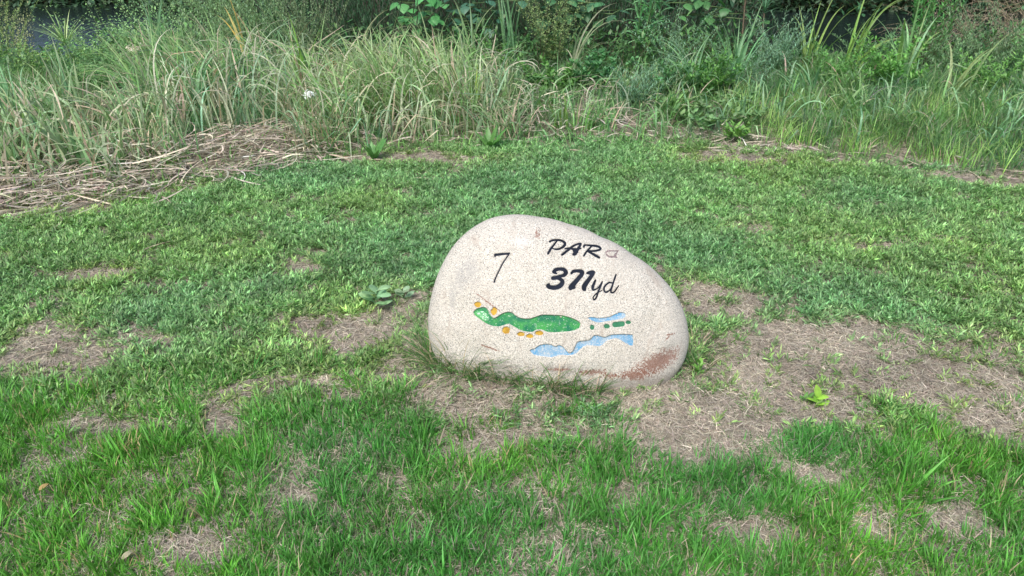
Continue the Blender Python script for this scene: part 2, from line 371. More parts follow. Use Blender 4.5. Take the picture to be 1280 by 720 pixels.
RES = 0.0008
U0, U1, W0, W1 = OL[:, 0].min(), OL[:, 0].max(), OL[:, 1].min(), OL[:, 1].max()
NU, NW = int((U1 - U0) / RES) + 1, int((W1 - W0) / RES) + 1
CARVE = np.zeros((NW, NU), dtype=np.float32)
def seg_d(X, Y, a, b, ra, rb):
    d = b - a; L2 = d @ d + 1e-12
    t = np.clip(((X - a[0]) * d[0] + (Y - a[1]) * d[1]) / L2, 0, 1)
    return np.hypot(X - a[0] - t * d[0], Y - a[1] - t * d[1]), t
inlays = []
for name, lab, ty, data, mk, cv, ins in marks:
    if ty == 's':
        st = []
        for s in data:
            q = [face_uw(a, b) for a, b, r in s]
            p1 = np.array(q)
            rr = np.array([r for _, _, r in s]) * (0.0031 if mk != 'faded' else .0042)
            # Catmull-Rom smoothing
            t = np.arange(len(p1)); tt = np.linspace(0, len(p1) - 1, (len(p1) - 1) * 4 + 1)
            if len(p1) > 2:
                e = np.vstack([2 * p1[0] - p1[1], p1, 2 * p1[-1] - p1[-2]]); out_ = []
                for x in tt:
                    i = min(int(x), len(p1) - 2); f = x - i; a, b, c, d = e[i], e[i + 1], e[i + 2], e[i + 3]
                    out_.append(.5 * (2 * b + (c - a) * f + (2 * a - 5 * b + 4 * c - d) * f * f + (3 * b - a - 3 * c + d) * f ** 3))
                p1 = np.array(out_); rr = np.interp(tt, t, rr)
            st.append((p1, rr))
        allp = np.vstack([p for p, _ in st]); pad = .014
    else:
        allp = np.array([face_uw(*p) for p in data]); pad = .01
        # smooth closed curve
        n = len(allp); e = allp; out_ = []
        for i in range(n):
            a, b, c, d = e[(i - 1) % n], e[i], e[(i + 1) % n], e[(i + 2) % n]
            for f in (0, .33, .66): out_.append(.5 * (2 * b + (c - a) * f + (2 * a - 5 * b + 4 * c - d) * f * f + (3 * b - a - 3 * c + d) * f ** 3))
        poly = np.array(out_)
    i0 = max(int((allp[:, 0].min() - pad - U0) / RES), 0); i1 = min(int((allp[:, 0].max() + pad - U0) / RES), NU - 1)
    j0 = max(int((allp[:, 1].min() - pad - W0) / RES), 0); j1 = min(int((allp[:, 1].max() + pad - W0) / RES), NW - 1)
    X, Y = np.meshgrid(U0 + np.arange(i0, i1 + 1) * RES, W0 + np.arange(j0, j1 + 1) * RES)
    if ty == 's':
        S = np.full(X.shape, 1.0)
        for p1, rr in st:
            for a, b, ra, rb in zip(p1[:-1], p1[1:], rr[:-1], rr[1:]):
                d, t = seg_d(X, Y, a, b, ra, rb); S = np.minimum(S, d - (ra * (1 - t) + rb * t))
    else:
        S = np.full(X.shape, 1.0); ins_ = np.zeros(X.shape, bool); n = len(poly)
        for k in range(n):
            a, b = poly[k], poly[(k + 1) % n]
            d, _ = seg_d(X, Y, a, b, 0, 0); S = np.minimum(S, d)
            c = ((a[1] > Y) != (b[1] > Y)); 
            with np.errstate(divide='ignore', invalid='ignore'):
                xi = (b[0] - a[0]) * (Y - a[1]) / (b[1] - a[1]) + a[0]
            ins_ ^= (c & (X < xi))
        S = np.where(ins_, -S, S)
    S = S + 0.0009 * (fbm(X, Y, 180, 61, 2) - .5)
    cvm = cv * sstep(.0008, -.0016, S)
    CARVE[j0:j1 + 1, i0:i1 + 1] = np.maximum(CARVE[j0:j1 + 1, i0:i1 + 1], cvm)
    # inlay mesh: fine grid cells inside the slightly widened outline
    st_ = 1 if ty == 's' else 2
    Sx, Xs, Ys = S[::st_, ::st_], X[::st_, ::st_], Y[::st_, ::st_]
    keep = Sx < 0.0014
    cell = keep[:-1, :-1] & keep[1:, :-1] & keep[:-1, 1:] & keep[1:, 1:]
    ids = np.arange(Sx.size).reshape(Sx.shape)
    Fq = np.stack([ids[:-1, :-1][cell], ids[:-1, 1:][cell], ids[1:, 1:][cell], ids[1:, :-1][cell]], -1)
    used, inv = np.unique(Fq, return_inverse=True)
    uu, ww, ss = Xs.ravel()[used], Ys.ravel()[used], Sx.ravel()[used]
    hh = hfront(uu, ww) - ins - 0.0006 * (fbm(uu, ww, 90, 71, 2) - .5)
    Vp = c0 + uu[:, None] * bu_ + ww[:, None] * bw + hh[:, None] * bn
    inlays.append((name, lab, Vp, inv.reshape(Fq.shape), mk, ss))

NT, NR = 1300, 250
tt = np.linspace(-np.pi, np.pi, NT + 1)[:-1]
rv = np.sin(np.linspace(0, 1, NR + 1)[1:] * np.pi / 2) ** 0.9
def surf(front, NTt, rvv, close=True):
    tt = np.linspace(-np.pi, np.pi, NTt + 1)[:-1]
    T, RR = np.meshgrid(tt, rvv)
    u = BC[0] + Rth(T) * RR * np.cos(T); w_ = BC[1] + Rth(T) * RR * np.sin(T)
    if front:
        h = hfront(u, w_)
        fi = np.clip((u - U0) / RES, 0, NU - 1.001); fj = np.clip((w_ - W0) / RES, 0, NW - 1.001)
        i = fi.astype(int); j = fj.astype(int); a = fi - i; b = fj - j
        cvv = (CARVE[j, i] * (1 - a) + CARVE[j, i + 1] * a) * (1 - b) + (CARVE[j + 1, i] * (1 - a) + CARVE[j + 1, i + 1] * a) * b
        h = h - cvv
    else:
        h = -DB * hprof(RR) * (1 + .25 * (fbm(u + 3, w_ + 8, 2.5, 81) - .5))
    V = c0 + u[..., None] * bu_ + w_[..., None] * bw + h[..., None] * bn
    cen = c0 + BC[0] * bu_ + BC[1] * bw + (DF if front else -DB) * bn
    return V.reshape(-1, 3), cen
Vf, cf = surf(True, NT, rv)
rb = np.sin(np.linspace(0, 1, 61)[1:] * np.pi / 2) ** 0.9
Vb, cb = surf(False, NT, rb[:-1])
nf = len(Vf); Vall = np.vstack([Vf, [cf + bn * float(lump(BC[:1], BC[1:])[0])], Vb, [cb]])
ii = np.arange(NR - 1)[:, None] * NT + np.arange(NT)[None]; i2 = np.arange(NR - 1)[:, None] * NT + (np.arange(NT)[None] + 1) % NT
Fq = np.stack([ii, i2, i2 + NT, ii + NT], -1).reshape(-1, 4)
ar = np.arange(NT); ar2 = (ar + 1) % NT
Ft = np.stack([np.full(NT, nf), ar2, ar], -1)[:, ::-1]
o2 = nf + 1; nb = len(rb) - 1
ii = o2 + np.arange(nb - 1)[:, None] * NT + np.arange(NT)[None]; i2 = o2 + np.arange(nb - 1)[:, None] * NT + (np.arange(NT)[None] + 1) % NT
Fq2 = np.stack([ii, ii + NT, i2 + NT, i2], -1).reshape(-1, 4)
Fr = np.stack([(NR - 1) * NT + ar, (NR - 1) * NT + ar2, o2 + (nb - 1) * NT + ar2, o2 + (nb - 1) * NT + ar], -1)
Ft2 = np.stack([np.full(NT, len(Vall) - 1), o2 + ar, o2 + ar2], -1)[:, ::-1]

# photo positions of natural stains -> face coordinates used by the material (Object space = boulder space)
BO = np.array([XY(700, by), by, 0.0])
def loc3(px, py):
    q = face_uw(px, py); h = float(hfront(np.array([q[0]]), np.array([q[1]]))[0])
    return c0 + q[0] * bu_ + q[1] * bw + h * bn - BO
def granite_nodes(nt):
    tc = N_(nt, 'ShaderNodeTexCoord'); v = tc.outputs['Object']
    base = mixrgb(nt, 'MIX', ramp(nt, noise(nt, v, 9, 4), [(.35, 0), (.65, 1)]), (.555, .51, .44), (.59, .555, .49))
    fine = noise(nt, v, 320, 2, .6)
    base = mixrgb(nt, 'MIX', ramp(nt, fine, [(.50, 0), (.62, .8)]), base, (.78, .76, .71))
    f2 = noise(nt, v, 210, 3, .65)
    base = mixrgb(nt, 'MIX', ramp(nt, f2, [(.53, 0), (.64, .55)]), base, (.42, .375, .335))
    vo = N_(nt, 'ShaderNodeTexVoronoi'); vo.inputs['Scale'].default_value = 250; nt.links.new(v, vo.inputs['Vector'])
    wn_ = N_(nt, 'ShaderNodeSeparateColor'); nt.links.new(vo.outputs['Color'], wn_.inputs[0])
    pick = ramp(nt, wn_.outputs[0], [(.70, 0), (.76, 1)])
    near = ramp(nt, vo.outputs['Distance'], [(.30, 1), (.48, 0)])
    vm = ramp(nt, noise(nt, v, 7, 4, .6, .5), [(.36, .35), (.62, 1)])
    spk = mixrgb(nt, 'MULTIPLY', 1.0, mixrgb(nt, 'MULTIPLY', 1.0, pick, near), vm)
    base = mixrgb(nt, 'MIX', spk, base, (.10, .095, .09))
    n3 = noise(nt, v, 480, 2, .5)
    base = mixrgb(nt, 'MIX', ramp(nt, n3, [(.55, 0), (.61, .88)]), base, (.12, .135, .125))
    wv_ = N_(nt, 'ShaderNodeTexWave'); wv_.inputs['Scale'].default_value = 2.3; wv_.inputs['Distortion'].default_value = 9; wv_.inputs['Detail'].default_value = 4; wv_.inputs['Detail Scale'].default_value = 1.6; nt.links.new(v, wv_.inputs['Vector'])
    vein = mixrgb(nt, 'MULTIPLY', 1.0, ramp(nt, wv_.outputs['Fac'], [(0, 1), (.035, 0)]), ramp(nt, noise(nt, v, 12, 3), [(.45, 0), (.6, .45)]))
    base = mixrgb(nt, 'MIX', vein, base, (.36, .30, .25))
    base = mixrgb(nt, 'MIX', ramp(nt, noise(nt, v, 4.5, 5, .65, .8), [(.50, 0), (.68, .35)]), base, (.44, .41, .385))
    def blob(px, py, rx, ry, thr=.5, sc_=22, rot=0.0):
        p = loc3(px, py)
        mp = N_(nt, 'ShaderNodeMapping'); mp.vector_type = 'TEXTURE'; mp.inputs['Location'].default_value = p; mp.inputs['Rotation'].default_value = (0, rot, 0)
        k = 0.00262; mp.inputs['Scale'].default_value = (rx * k, .12, ry * k); nt.links.new(v, mp.inputs[0])
        ln = N_(nt, 'ShaderNodeVectorMath', operation='LENGTH'); nt.links.new(mp.outputs[0], ln.inputs[0])
        fall = ramp(nt, ln.outputs['Value'], [(0, 1), (1, 0)])
        n = noise(nt, v, sc_, 5, .7, .6)
        ad = N_(nt, 'ShaderNodeMath', operation='ADD'); nt.links.new(fall, ad.inputs[0]); nt.links.new(n, ad.inputs[1])
        g1 = noise(nt, v, 170, 3, .7); m2 = N_(nt, 'ShaderNodeMath', operation='MULTIPLY_ADD'); nt.links.new(g1, m2.inputs[0]); m2.inputs[1].default_value = 2.1; nt.links.new(ad.outputs[0], m2.inputs[2])
        sh = N_(nt, 'ShaderNodeMath', operation='MULTIPLY'); nt.links.new(m2.outputs[0], sh.inputs[0]); sh.inputs[1].default_value = .4
        rr_n = ramp(nt, sh.outputs[0], [(min(.72 + thr * .06, .93), 0), (min(.84 + thr * .06, .99), 1)])
        inn = ramp(nt, ln.outputs['Value'], [(.6, 1), (1, 0)])
        return mixrgb(nt, 'MULTIPLY', 1.0, rr_n, inn)
    gry = (.33, .325, .315)
    for a in ((588, 336, 20, 34), (575, 350, 14, 28), (566, 372, 8, 30)): 
        base = mixrgb(nt, 'MIX', mixrgb(nt, 'MULTIPLY', 1, blob(*a, 1.0, 60), (.5, .5, .5)), base, gry)
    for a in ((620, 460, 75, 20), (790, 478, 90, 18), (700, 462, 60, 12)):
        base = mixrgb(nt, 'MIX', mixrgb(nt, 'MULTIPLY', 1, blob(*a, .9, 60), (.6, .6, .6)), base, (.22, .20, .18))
    rust = (.19, .07, .042)
    for a in ((824, 452, 54, 22, .5, 55, -.2), (795, 468, 44, 14, 1.0, 60), (740, 465, 34, 8, 1.1, 60), (672, 293, 12, 12, 2.9, 70), (838, 418, 10, 1.8, .5, 40, .1), (834, 423, 7, 1.6, .6, 40, -.6), (610, 434, 24, 2.2, 1.2, 60, .25), (610, 378, 34, 1.6, .9, 60, .5), (765, 470, 26, 7, 1.3, 60), (700, 462, 30, 3, 1.3, 60)):
        base = mixrgb(nt, 'MIX', mixrgb(nt, 'MULTIPLY', 1, blob(*a), (.75, .75, .75)), base, rust)
    base = mixrgb(nt, 'MIX', mixrgb(nt, 'MULTIPLY', 1, blob(652, 303, 26, 12, 1.8, 40), (.35, .35, .35)), base, (.75, .73, .74))
    # soil splash near the foot
    sp = N_(nt, 'ShaderNodeSeparateXYZ'); nt.links.new(v, sp.inputs[0])
    n5 = noise(nt, v, 14, 4); ml = N_(nt, 'ShaderNodeMath', operation='MULTIPLY_ADD'); nt.links.new(n5, ml.inputs[0]); ml.inputs[1].default_value = .09; nt.links.new(sp.outputs[2], ml.inputs[2])
    foot = ramp(nt, ml.outputs[0], [(.05, .75), (.105, 0)])
    base = mixrgb(nt, 'MIX', foot, base, (.27, .23, .195))
    hgt = noise(nt, v, 260, 4, .7)
    return v, base, hgt
def granite():
    m, nt, out = new_mat('granite'); v, base, hgt = granite_nodes(nt)
    p = N_(nt, 'ShaderNodeBsdfPrincipled'); nt.links.new(base, p.inputs['Base Color']); p.inputs['Roughness'].default_value = .82; p.inputs['Specular IOR Level'].default_value = .3
    b = N_(nt, 'ShaderNodeBump'); b.inputs['Strength'].default_value = .75; b.inputs['Distance'].default_value = .002
    nt.links.new(hgt, b.inputs['Height']); nt.links.new(b.outputs[0], p.inputs['Normal']); nt.links.new(p.outputs[0], out.inputs[0]); return m
def paint(name, c1, c2, fleck, wear=.66, rough=.5, flc=(.75, .78, .76)):
    m, nt, out = new_mat(name); tc = N_(nt, 'ShaderNodeTexCoord'); v = tc.outputs['Object']
    c = mixrgb(nt, 'MIX', ramp(nt, noise(nt, v, 30, 4, .6), [(.38, 0), (.62, 1)]), c1, c2)
    if fleck: c = mixrgb(nt, 'MIX', ramp(nt, noise(nt, v, 230, 3, .7), [(wear, 0), (wear + .06, fleck)]), c, flc)
    p = N_(nt, 'ShaderNodeBsdfPrincipled'); nt.links.new(c, p.inputs['Base Color']); p.inputs['Roughness'].default_value = rough; p.inputs['Specular IOR Level'].default_value = .2
    b = N_(nt, 'ShaderNodeBump'); b.inputs['Strength'].default_value = .5; b.inputs['Distance'].default_value = .0015
    nt.links.new(noise(nt, v, 200, 3), b.inputs['Height']); nt.links.new(b.outputs[0], p.inputs['Normal']); nt.links.new(p.outputs[0], out.inputs[0]); return m
PM = {'black': paint('black_paint', (.006, .009, .018), (.011, .016, .03), .12, .72, .75, (.2, .2, .22)),
      'faded': paint('worn_mauve_paint', (.14, .10, .11), (.24, .18, .18), .7, .56, .8, (.5, .45, .42)),
      'green': paint('green_paint', (.012, .15, .075), (.055, .30, .075), .7, .61), 'dgreen': paint('dark_green_paint', (.03, .15, .075), (.045, .19, .10), .3, .66),
      'blue': paint('blue_paint', (.09, .29, .50), (.30, .41, .51), .8, .54, .6, (.56, .56, .54)), 'yellow': paint('yellow_paint', (.52, .33, .035), (.36, .21, .03), .4, .60, .6, (.7, .6, .3))}
root = empty('boulder', BO)
tag(root, 'big pale granite boulder with painted golf hole number, PAR and 371yd, standing in the grass', 'boulder')
st = link('stone', mesh_np('stone', Vall - BO, [Fq, Ft, Fq2, Fr, Ft2], granite()), root)
for name, lab, Vp, Fi, mk, ss in inlays:
    o = link(name, mesh_np(name, Vp - BO, Fi, PM[mk]), root)
    if lab: o['label'] = lab
# putting green ring inside the fairway painting
ringpx = Q(KF, 584, 370, (92, 185), (115, 162), (150, 158), (185, 172), (215, 205), (235, 240), (215, 265), (180, 262), (150, 240), (120, 215))
ringp = np.array([face_uw(*p) for p in ringpx]); n = len(ringp)
rp = []
for i in range(n):
    a, b, c, d = ringp[(i - 1) % n], ringp[i], ringp[(i + 1) % n], ringp[(i + 2) % n]
    for f in (0, .25, .5, .75): rp.append(.5 * (2 * b + (c - a) * f + (2 * a - 5 * b + 4 * c - d) * f * f + (3 * b - a - 3 * c + d) * f ** 3))
rp = np.array(rp); cen_ = rp.mean(0)
Vr = []
for k, (sc_, dz) in enumerate(((1.0, -.0078), (.96, -.0062), (.90, -.0056), (.60, -.0060), (.3, -.0062), (.02, -.0062))):
    q = cen_ + (rp - cen_) * sc_; Vr.append(c0 + q[:, :1] * bu_ + q[:, 1:] * bw + (hfront(q[:, 0], q[:, 1]) + dz)[:, None] * bn)
Vr = np.concatenate(Vr); nn = len(rp); F_ = []
for k in range(5):
    a = np.arange(nn); b = (a + 1) % nn; F_.append(np.stack([k * nn + a, k * nn + b, (k + 1) * nn + b, (k + 1) * nn + a], -1))
o = link('putting_green_painting', mesh_np('putting_green_painting', Vr - BO, np.concatenate(F_), paint('light_green_paint', (.07, .33, .13), (.10, .38, .14), .8, .53)), root)
o['label'] = 'lighter green oval with a pale rim'

# ------------------------------------------------------------------ instanced stuff
def library(name, meshes):
    c = bpy.data.collections.new(name)
    for i, me in enumerate(meshes): c.objects.link(bpy.data.objects.new('%s_%02d' % (name, i), me))
    return c, len(meshes)
def scatter(name, lib, P, rot, scl, tint, label, cat):
    c, n = lib; N = len(P)
    me = bpy.data.meshes.new(name); me.vertices.add(N); me.vertices.foreach_set('co', np.asarray(P, np.float32).ravel())
    for an, ty, arr, key in (('rot', 'FLOAT_VECTOR', rot, 'vector'), ('tint', 'FLOAT_VECTOR', tint, 'vector'), ('scl', 'FLOAT', scl, 'value')):
        a = me.attributes.new(an, ty, 'POINT'); a.data.foreach_set(key, np.asarray(arr, np.float32).ravel())
    a = me.attributes.new('idx', 'INT', 'POINT'); a.data.foreach_set('value', R.randint(0, n, N).astype(np.int32))
    o = link(name, me); tag(o, label, cat, kind='stuff')
    ng = bpy.data.node_groups.new(name + '_nodes', 'GeometryNodeTree')
    ng.interface.new_socket('Geometry', in_out='INPUT', socket_type='NodeSocketGeometry'); ng.interface.new_socket('Geometry', in_out='OUTPUT', socket_type='NodeSocketGeometry')
    gi = ng.nodes.new('NodeGroupInput'); go = ng.nodes.new('NodeGroupOutput')
    ci = ng.nodes.new('GeometryNodeCollectionInfo'); ci.inputs[0].default_value = c; ci.inputs[1].default_value = True; ci.inputs[2].default_value = True
    ip = ng.nodes.new('GeometryNodeInstanceOnPoints'); ip.inputs['Pick Instance'].default_value = True
    def at(nm, ty):
        q = ng.nodes.new('GeometryNodeInputNamedAttribute'); q.data_type = ty; q.inputs[0].default_value = nm; return q.outputs[0]
    L = ng.links.new
    L(gi.outputs[0], ip.inputs['Points']); L(ci.outputs[0], ip.inputs['Instance']); L(at('idx', 'INT'), ip.inputs['Instance Index'])
    L(at('rot', 'FLOAT_VECTOR'), ip.inputs['Rotation']); L(at('scl', 'FLOAT'), ip.inputs['Scale']); L(ip.outputs[0], go.inputs[0])
    md = o.modifiers.new('instances', 'NODES'); md.node_group = ng
    return o

def disc(n, r):
    a = R.rand(n) * 2 * np.pi; q = r * np.sqrt(R.rand(n)); return np.stack([q * np.cos(a), q * np.sin(a), np.zeros(n)], -1)
GREEN_A = np.array([.085, .275, .050]); GREEN_B = np.array([.14, .40, .07]); GREEN_C = np.array([.045, .16, .045]); STRAW = np.array([.46, .38, .28])
# small wrapper so that colour comes along
def rib_mesh(nm, parts, mat):
    V, F, C = join(parts); return mesh_np(nm, V, F, mat, C=C)
def near_tuft(k):
    n = 17; b = disc(n, .020); az = np.arctan2(b[:, 1], b[:, 0]) + R.randn(n) * .7
    L = R.uniform(.020, .053, n); c = vary(mixc(GREEN_A, GREEN_B, R.rand(n)), n, .18, .06)
    dead = R.rand(n) < .08; c[dead] = vary(STRAW, dead.sum(), .15, .03); b[:, 2] = -.004
    return rib_mesh('grass_tuft', [ribbons(b, az, np.abs(R.randn(n)) * .22 + .06, R.uniform(.15, 1.1, n), L, R.uniform(.0019, .0033, n), 4, c, twist=R.randn(n) * .5, fold=.35)], M_leafI)
def creep_sprig(k):
    parts = []; ns = 3
    for q in range(ns):
        n = 7; st = disc(1, .018)[0]; a0 = R.rand() * 6.28; run = R.uniform(.015, .035)
        s = np.linspace(0, 1, n); b = st + np.stack([np.cos(a0) * run * s, np.sin(a0) * run * s, .004 + .014 * s], -1)
        az = a0 + np.where(np.arange(n) % 2, 1, -1) * R.uniform(.4, 1.5, n) * (1.15 - s) + R.randn(n) * .2
        c = vary(mixc([.125, .28, .10], [.26, .45, .175], R.rand(n)), n, .28, .06)
        parts.append(ribbons(b, az, R.uniform(.45, 1.25, n), R.uniform(.0, .8, n), R.uniform(.010, .026, n), R.uniform(.0030, .0050, n), 3, c, prof=P_leaf, twist=R.randn(n) * .3, fold=.35))
        pth = paths_of(st[None], np.array([a0]), np.array([1.1]), np.array([.2]), np.array([run * 1.2]), 3)
        parts.append(tubes(pth, .0009, .0006, (.12, .17, .05), 3))
    return rib_mesh('creeping_sprig', parts, M_leafI)
def thatch(k):
    n = 44; b = disc(n, .035); b[:, 2] = R.uniform(.0, .010, n)
    c = vary(mixc([.54, .49, .405], [.25, .228, .19], R.rand(n)), n, .22, .04)
    return rib_mesh('thatch', [ribbons(b, R.rand(n) * 6.28, R.uniform(1.3, 1.62, n), R.uniform(-.1, .35, n), R.uniform(.010, .036, n), R.uniform(.0010, .0020, n), 3, c, prof=lambda s: 1 - .6 * s, twist=R.randn(n) * .6, side=R.randn(n) * .7)], M_dryI)
def meadow_tuft(k):
    n = 26; b = disc(n, .05); az = R.rand(n) * 6.28
    c = vary(mixc([.11, .27, .075], [.19, .37, .10], R.rand(n)), n, .2, .08); dead = R.rand(n) < .12; c[dead] = vary(STRAW * .9, dead.sum(), .15, .03)
    return rib_mesh('meadow_tuft', [ribbons(b, az, np.abs(R.randn(n)) * .3 + .05, R.uniform(.4, 1.7, n), R.uniform(.10, .26, n), R.uniform(.003, .0055, n), 6, c, twist=R.randn(n) * .5)], M_leafI)
lib_near = library('lib_near', [near_tuft(i) for i in range(14)])
lib_creep = library('lib_creep', [creep_sprig(i) for i in range(14)])
lib_thatch = library('lib_thatch', [thatch(i) for i in range(10)])
lib_meadow = library('lib_meadow', [meadow_tuft(i) for i in range(10)])

BARE = [(900, 388, 62, 26, 0, 1), (960, 445, 125, 48, 0, 1.2), (1110, 465, 150, 45, 8, 1.2), (1220, 500, 100, 42, 22, 1.2), (880, 535, 80, 48, -10, 1.2), (815, 515, 50, 32, 0, 1), (1230, 450, 60, 30, 0, 1), (1060, 425, 90, 20, 0, 1), (1015, 510, 90, 34, 0, 1.3),
        (70, 442, 85, 28, -6, .9), (400, 412, 70, 18, 6, 1), (450, 428, 60, 24, 0, .8), (500, 400, 40, 34, 0, .7), (590, 503, 75, 24, 5, .75), (500, 470, 45, 22, 0, .5), (670, 548, 60, 16, 0, .6), (278, 525, 30, 34, 20, 1), (335, 490, 60, 14, -8, 1), (150, 538, 60, 12, 5, .6), (195, 425, 40, 10, 0, .6),
        (245, 692, 45, 14, 0, .55), (780, 628, 14, 22, 0, 1), (940, 668, 42, 14, 10, .5), (1085, 655, 34, 16, 20, .5), (1195, 655, 36, 14, 10, .5), (385, 625, 20, 8, 0, .8), (620, 560, 30, 12, 0, .8), (1010, 600, 40, 12, 20, .5), (440, 505, 30, 10, 0, .6), (700, 495, 130, 18, 0, 1), (800, 490, 60, 30, 0, 1.2), (560, 466, 30, 22, 0, 1), (885, 450, 30, 45, 0, .8),
        (130, 345, 50, 7, -4, .7), (375, 338, 20, 8, 0, .6), (20, 268, 110, 9, -6, .8), (200, 243, 70, 6, -6, .6), (1240, 228, 90, 7, 5, .8), (920, 200, 70, 7, 3, .8), (520, 200, 90, 6, 0, .6), (1090, 315, 26, 5, 0, .7), (950, 290, 30, 5, 0, .5), (860, 372, 28, 20, 0, .8), (545, 430, 26, 50, 0, .6)]
def bare_field(x, y):
    px, py = PX(x, y); m = np.full(np.shape(px), -1.0)
    for cx, cy, rx, ry, an, wt in BARE:
        a = rad(an); dx = px - cx; dy = py - cy; p = dx * math.cos(a) + dy * math.sin(a); q = -dx * math.sin(a) + dy * math.cos(a)
        m = np.maximum(m, wt * 1.25 * (1 - np.hypot(p / rx, q / ry)))
    return np.maximum(m, -.7) + 1.5 * (fbm(x, y, 6.5, 91, 4) - .5) + 1.0 * (fbm(x, y, 24, 95, 2) - .5)
def inside_boulder(x, y, mrg=0.0):
    # footprint of the stone at ground level
    u = x; lo, hi = BC[0] + RA.min() * 0, 0
    cx = BC[0]; k = ((x - cx) / (0.40 + mrg)) ** 2 + ((y - (by + .15)) / (0.145 + mrg)) ** 2
    return k < 1
def lawn_pts(dens, y0, y1, xpad=1.6):
    H = 0.66 * y1 * 1.1 + 1.2; n = int(dens * (y1 - y0) * 2 * H)
    x = R.uniform(-H, H, n); y = R.uniform(y0, y1, n)
    ok = np.abs(x) < 0.66 * (y * cP + CAMH * sP) + xpad - .5
    return x[ok], y[ok]
def mk_rot(n, lean=.12): return np.stack([R.randn(n) * lean, R.randn(n) * lean, R.rand(n) * 6.28], -1)

# foreground grass
x, y = lawn_pts(3600, .75, 3.0)
px, py = PX(x, y); bf = bare_field(x, y)
zone = sstep(430, 545, py + 70 * (fbm(x, y, 2, 101) - .5))
fade = np.maximum(sstep(.55, -.45, bf), .04 + .12 * (px < 770))
keep = (R.rand(len(x)) < fade * zone * (0.42 + .58 * sstep(.36, .53, fbm(x, y, 15, 105)))) & ~inside_boulder(x, y, -.02) & (y < edgeY(x))
x, y, bf, px, py = x[keep], y[keep], bf[keep], px[keep], py[keep]; n = len(x)
s = (.45 + .72 * sstep(.4, -.7, bf)) * np.exp(R.randn(n) * .22)
tn = fbm(x, y, 2.2, 111); t2 = fbm(x, y, 9, 115)
tint = mixc([.80, .92, 1.05], [1.12, 1.08, .80], np.clip(tn * 2.4 - .7, 0, 1)) * (0.80 + .42 * t2)[:, None] * np.exp(R.randn(n, 1) * .1)
rot = mk_rot(n, .16); rot[:, 0] += .12
print('near tufts', n)
scatter('lawn_grass', lib_near, np.stack([x, y, terrain(x, y)], -1), rot, s, tint, 'bright green upright lawn grass in the foreground', 'grass')
# creeping lawn
x, y = lawn_pts(4600, 1.7, 5.2)
px, py = PX(x, y); bf = bare_field(x, y)
zone = 1 - sstep(465, 575, py + 70 * (fbm(x, y, 2, 101) - .5))
fade = np.clip(sstep(.52, -.45, bf), 0.06, 1)
keep = (R.rand(len(x)) < fade * zone * (0.22 + .78 * sstep(.34, .50, fbm(x, y, 13, 125)))) & ~inside_boulder(x, y) & (y < edgeY(x) + .25 * R.rand(len(x)) ** 2)
x, y, bf, px, py = x[keep], y[keep], bf[keep], px[keep], py[keep]; n = len(x)
tn = fbm(x, y, 1.6, 131); t2 = fbm(x, y, 8, 135)
dry = sstep(-.5, .15, bf) * .45
tint = mixc([.92, .98, 1.10], [1.12, 1.04, .86], np.clip(tn * 2.6 - .8, 0, 1)) * (0.66 + .62 * t2)[:, None] * np.exp(R.randn(n, 1) * .2)
tint = tint * (1 - dry[:, None]) + tint * np.array([1.5, 1.05, 1.0]) * dry[:, None]
print('creeping sprigs', n)
scatter('creeping_lawn', lib_creep, np.stack([x, y, terrain(x, y)], -1), mk_rot(n, .18), .8 + .55 * R.rand(n), tint, 'short creeping green lawn plants around and behind the boulder', 'grass')
# dry thatch
x, y = lawn_pts(2200, .75, 5.4)
bf = bare_field(x, y); px, py = PX(x, y)
keep = (R.rand(len(x)) < .3 + .7 * sstep(-.5, .0, bf)) & ~inside_boulder(x, y, -.03); x, y, bf = x[keep], y[keep], bf[keep]; n = len(x)
tint = (np.array([1, .98, .96]) * (.75 + .6 * fbm(x, y, 5, 141))[:, None]) * np.exp(R.randn(n, 1) * .15)
print('thatch', n)
scatter('dry_thatch', lib_thatch, np.stack([x, y, terrain(x, y) + .001], -1), mk_rot(n, .05), .8 + .6 * R.rand(n), tint, 'short dry straw lying on the bare brown soil', 'dry grass')
def crumb(k):
    import bmesh
    bm = bmesh.new(); bmesh.ops.create_icosphere(bm, subdivisions=1, radius=.004)
    for v in bm.verts: v.co *= R.uniform(.6, 1.2); v.co.z *= .7
    me = bpy.data.meshes.new('crumb'); bm.to_mesh(me); bm.free()
    c_ = [(.22, .17, .13), (.30, .25, .21), (.15, .115, .085), (.40, .37, .33)][k % 4]
    a = me.attributes.new('col', 'FLOAT_COLOR', 'POINT'); a.data.foreach_set('color', np.tile([*c_, 1.0], len(me.vertices)).astype(np.float32)); me.materials.append(M_dryI); return me
lib_crumb = library('lib_crumb', [crumb(i) for i in range(8)])
x, y = lawn_pts(900, .75, 4.6); bf = bare_field(x, y); k_ = (bf > -.15) & (R.rand(len(x)) < sstep(.35, .6, fbm(x, y, 9, 171))); x, y = x[k_], y[k_]; n = len(x)
scatter('soil_crumbs', lib_crumb, np.stack([x, y, terrain(x, y) + .002], -1), R.rand(n, 3) * 6, .35 + 1.1 * R.rand(n) ** 3, np.ones((n, 3)), 'small crumbs of soil and grit on the bare ground', 'soil')
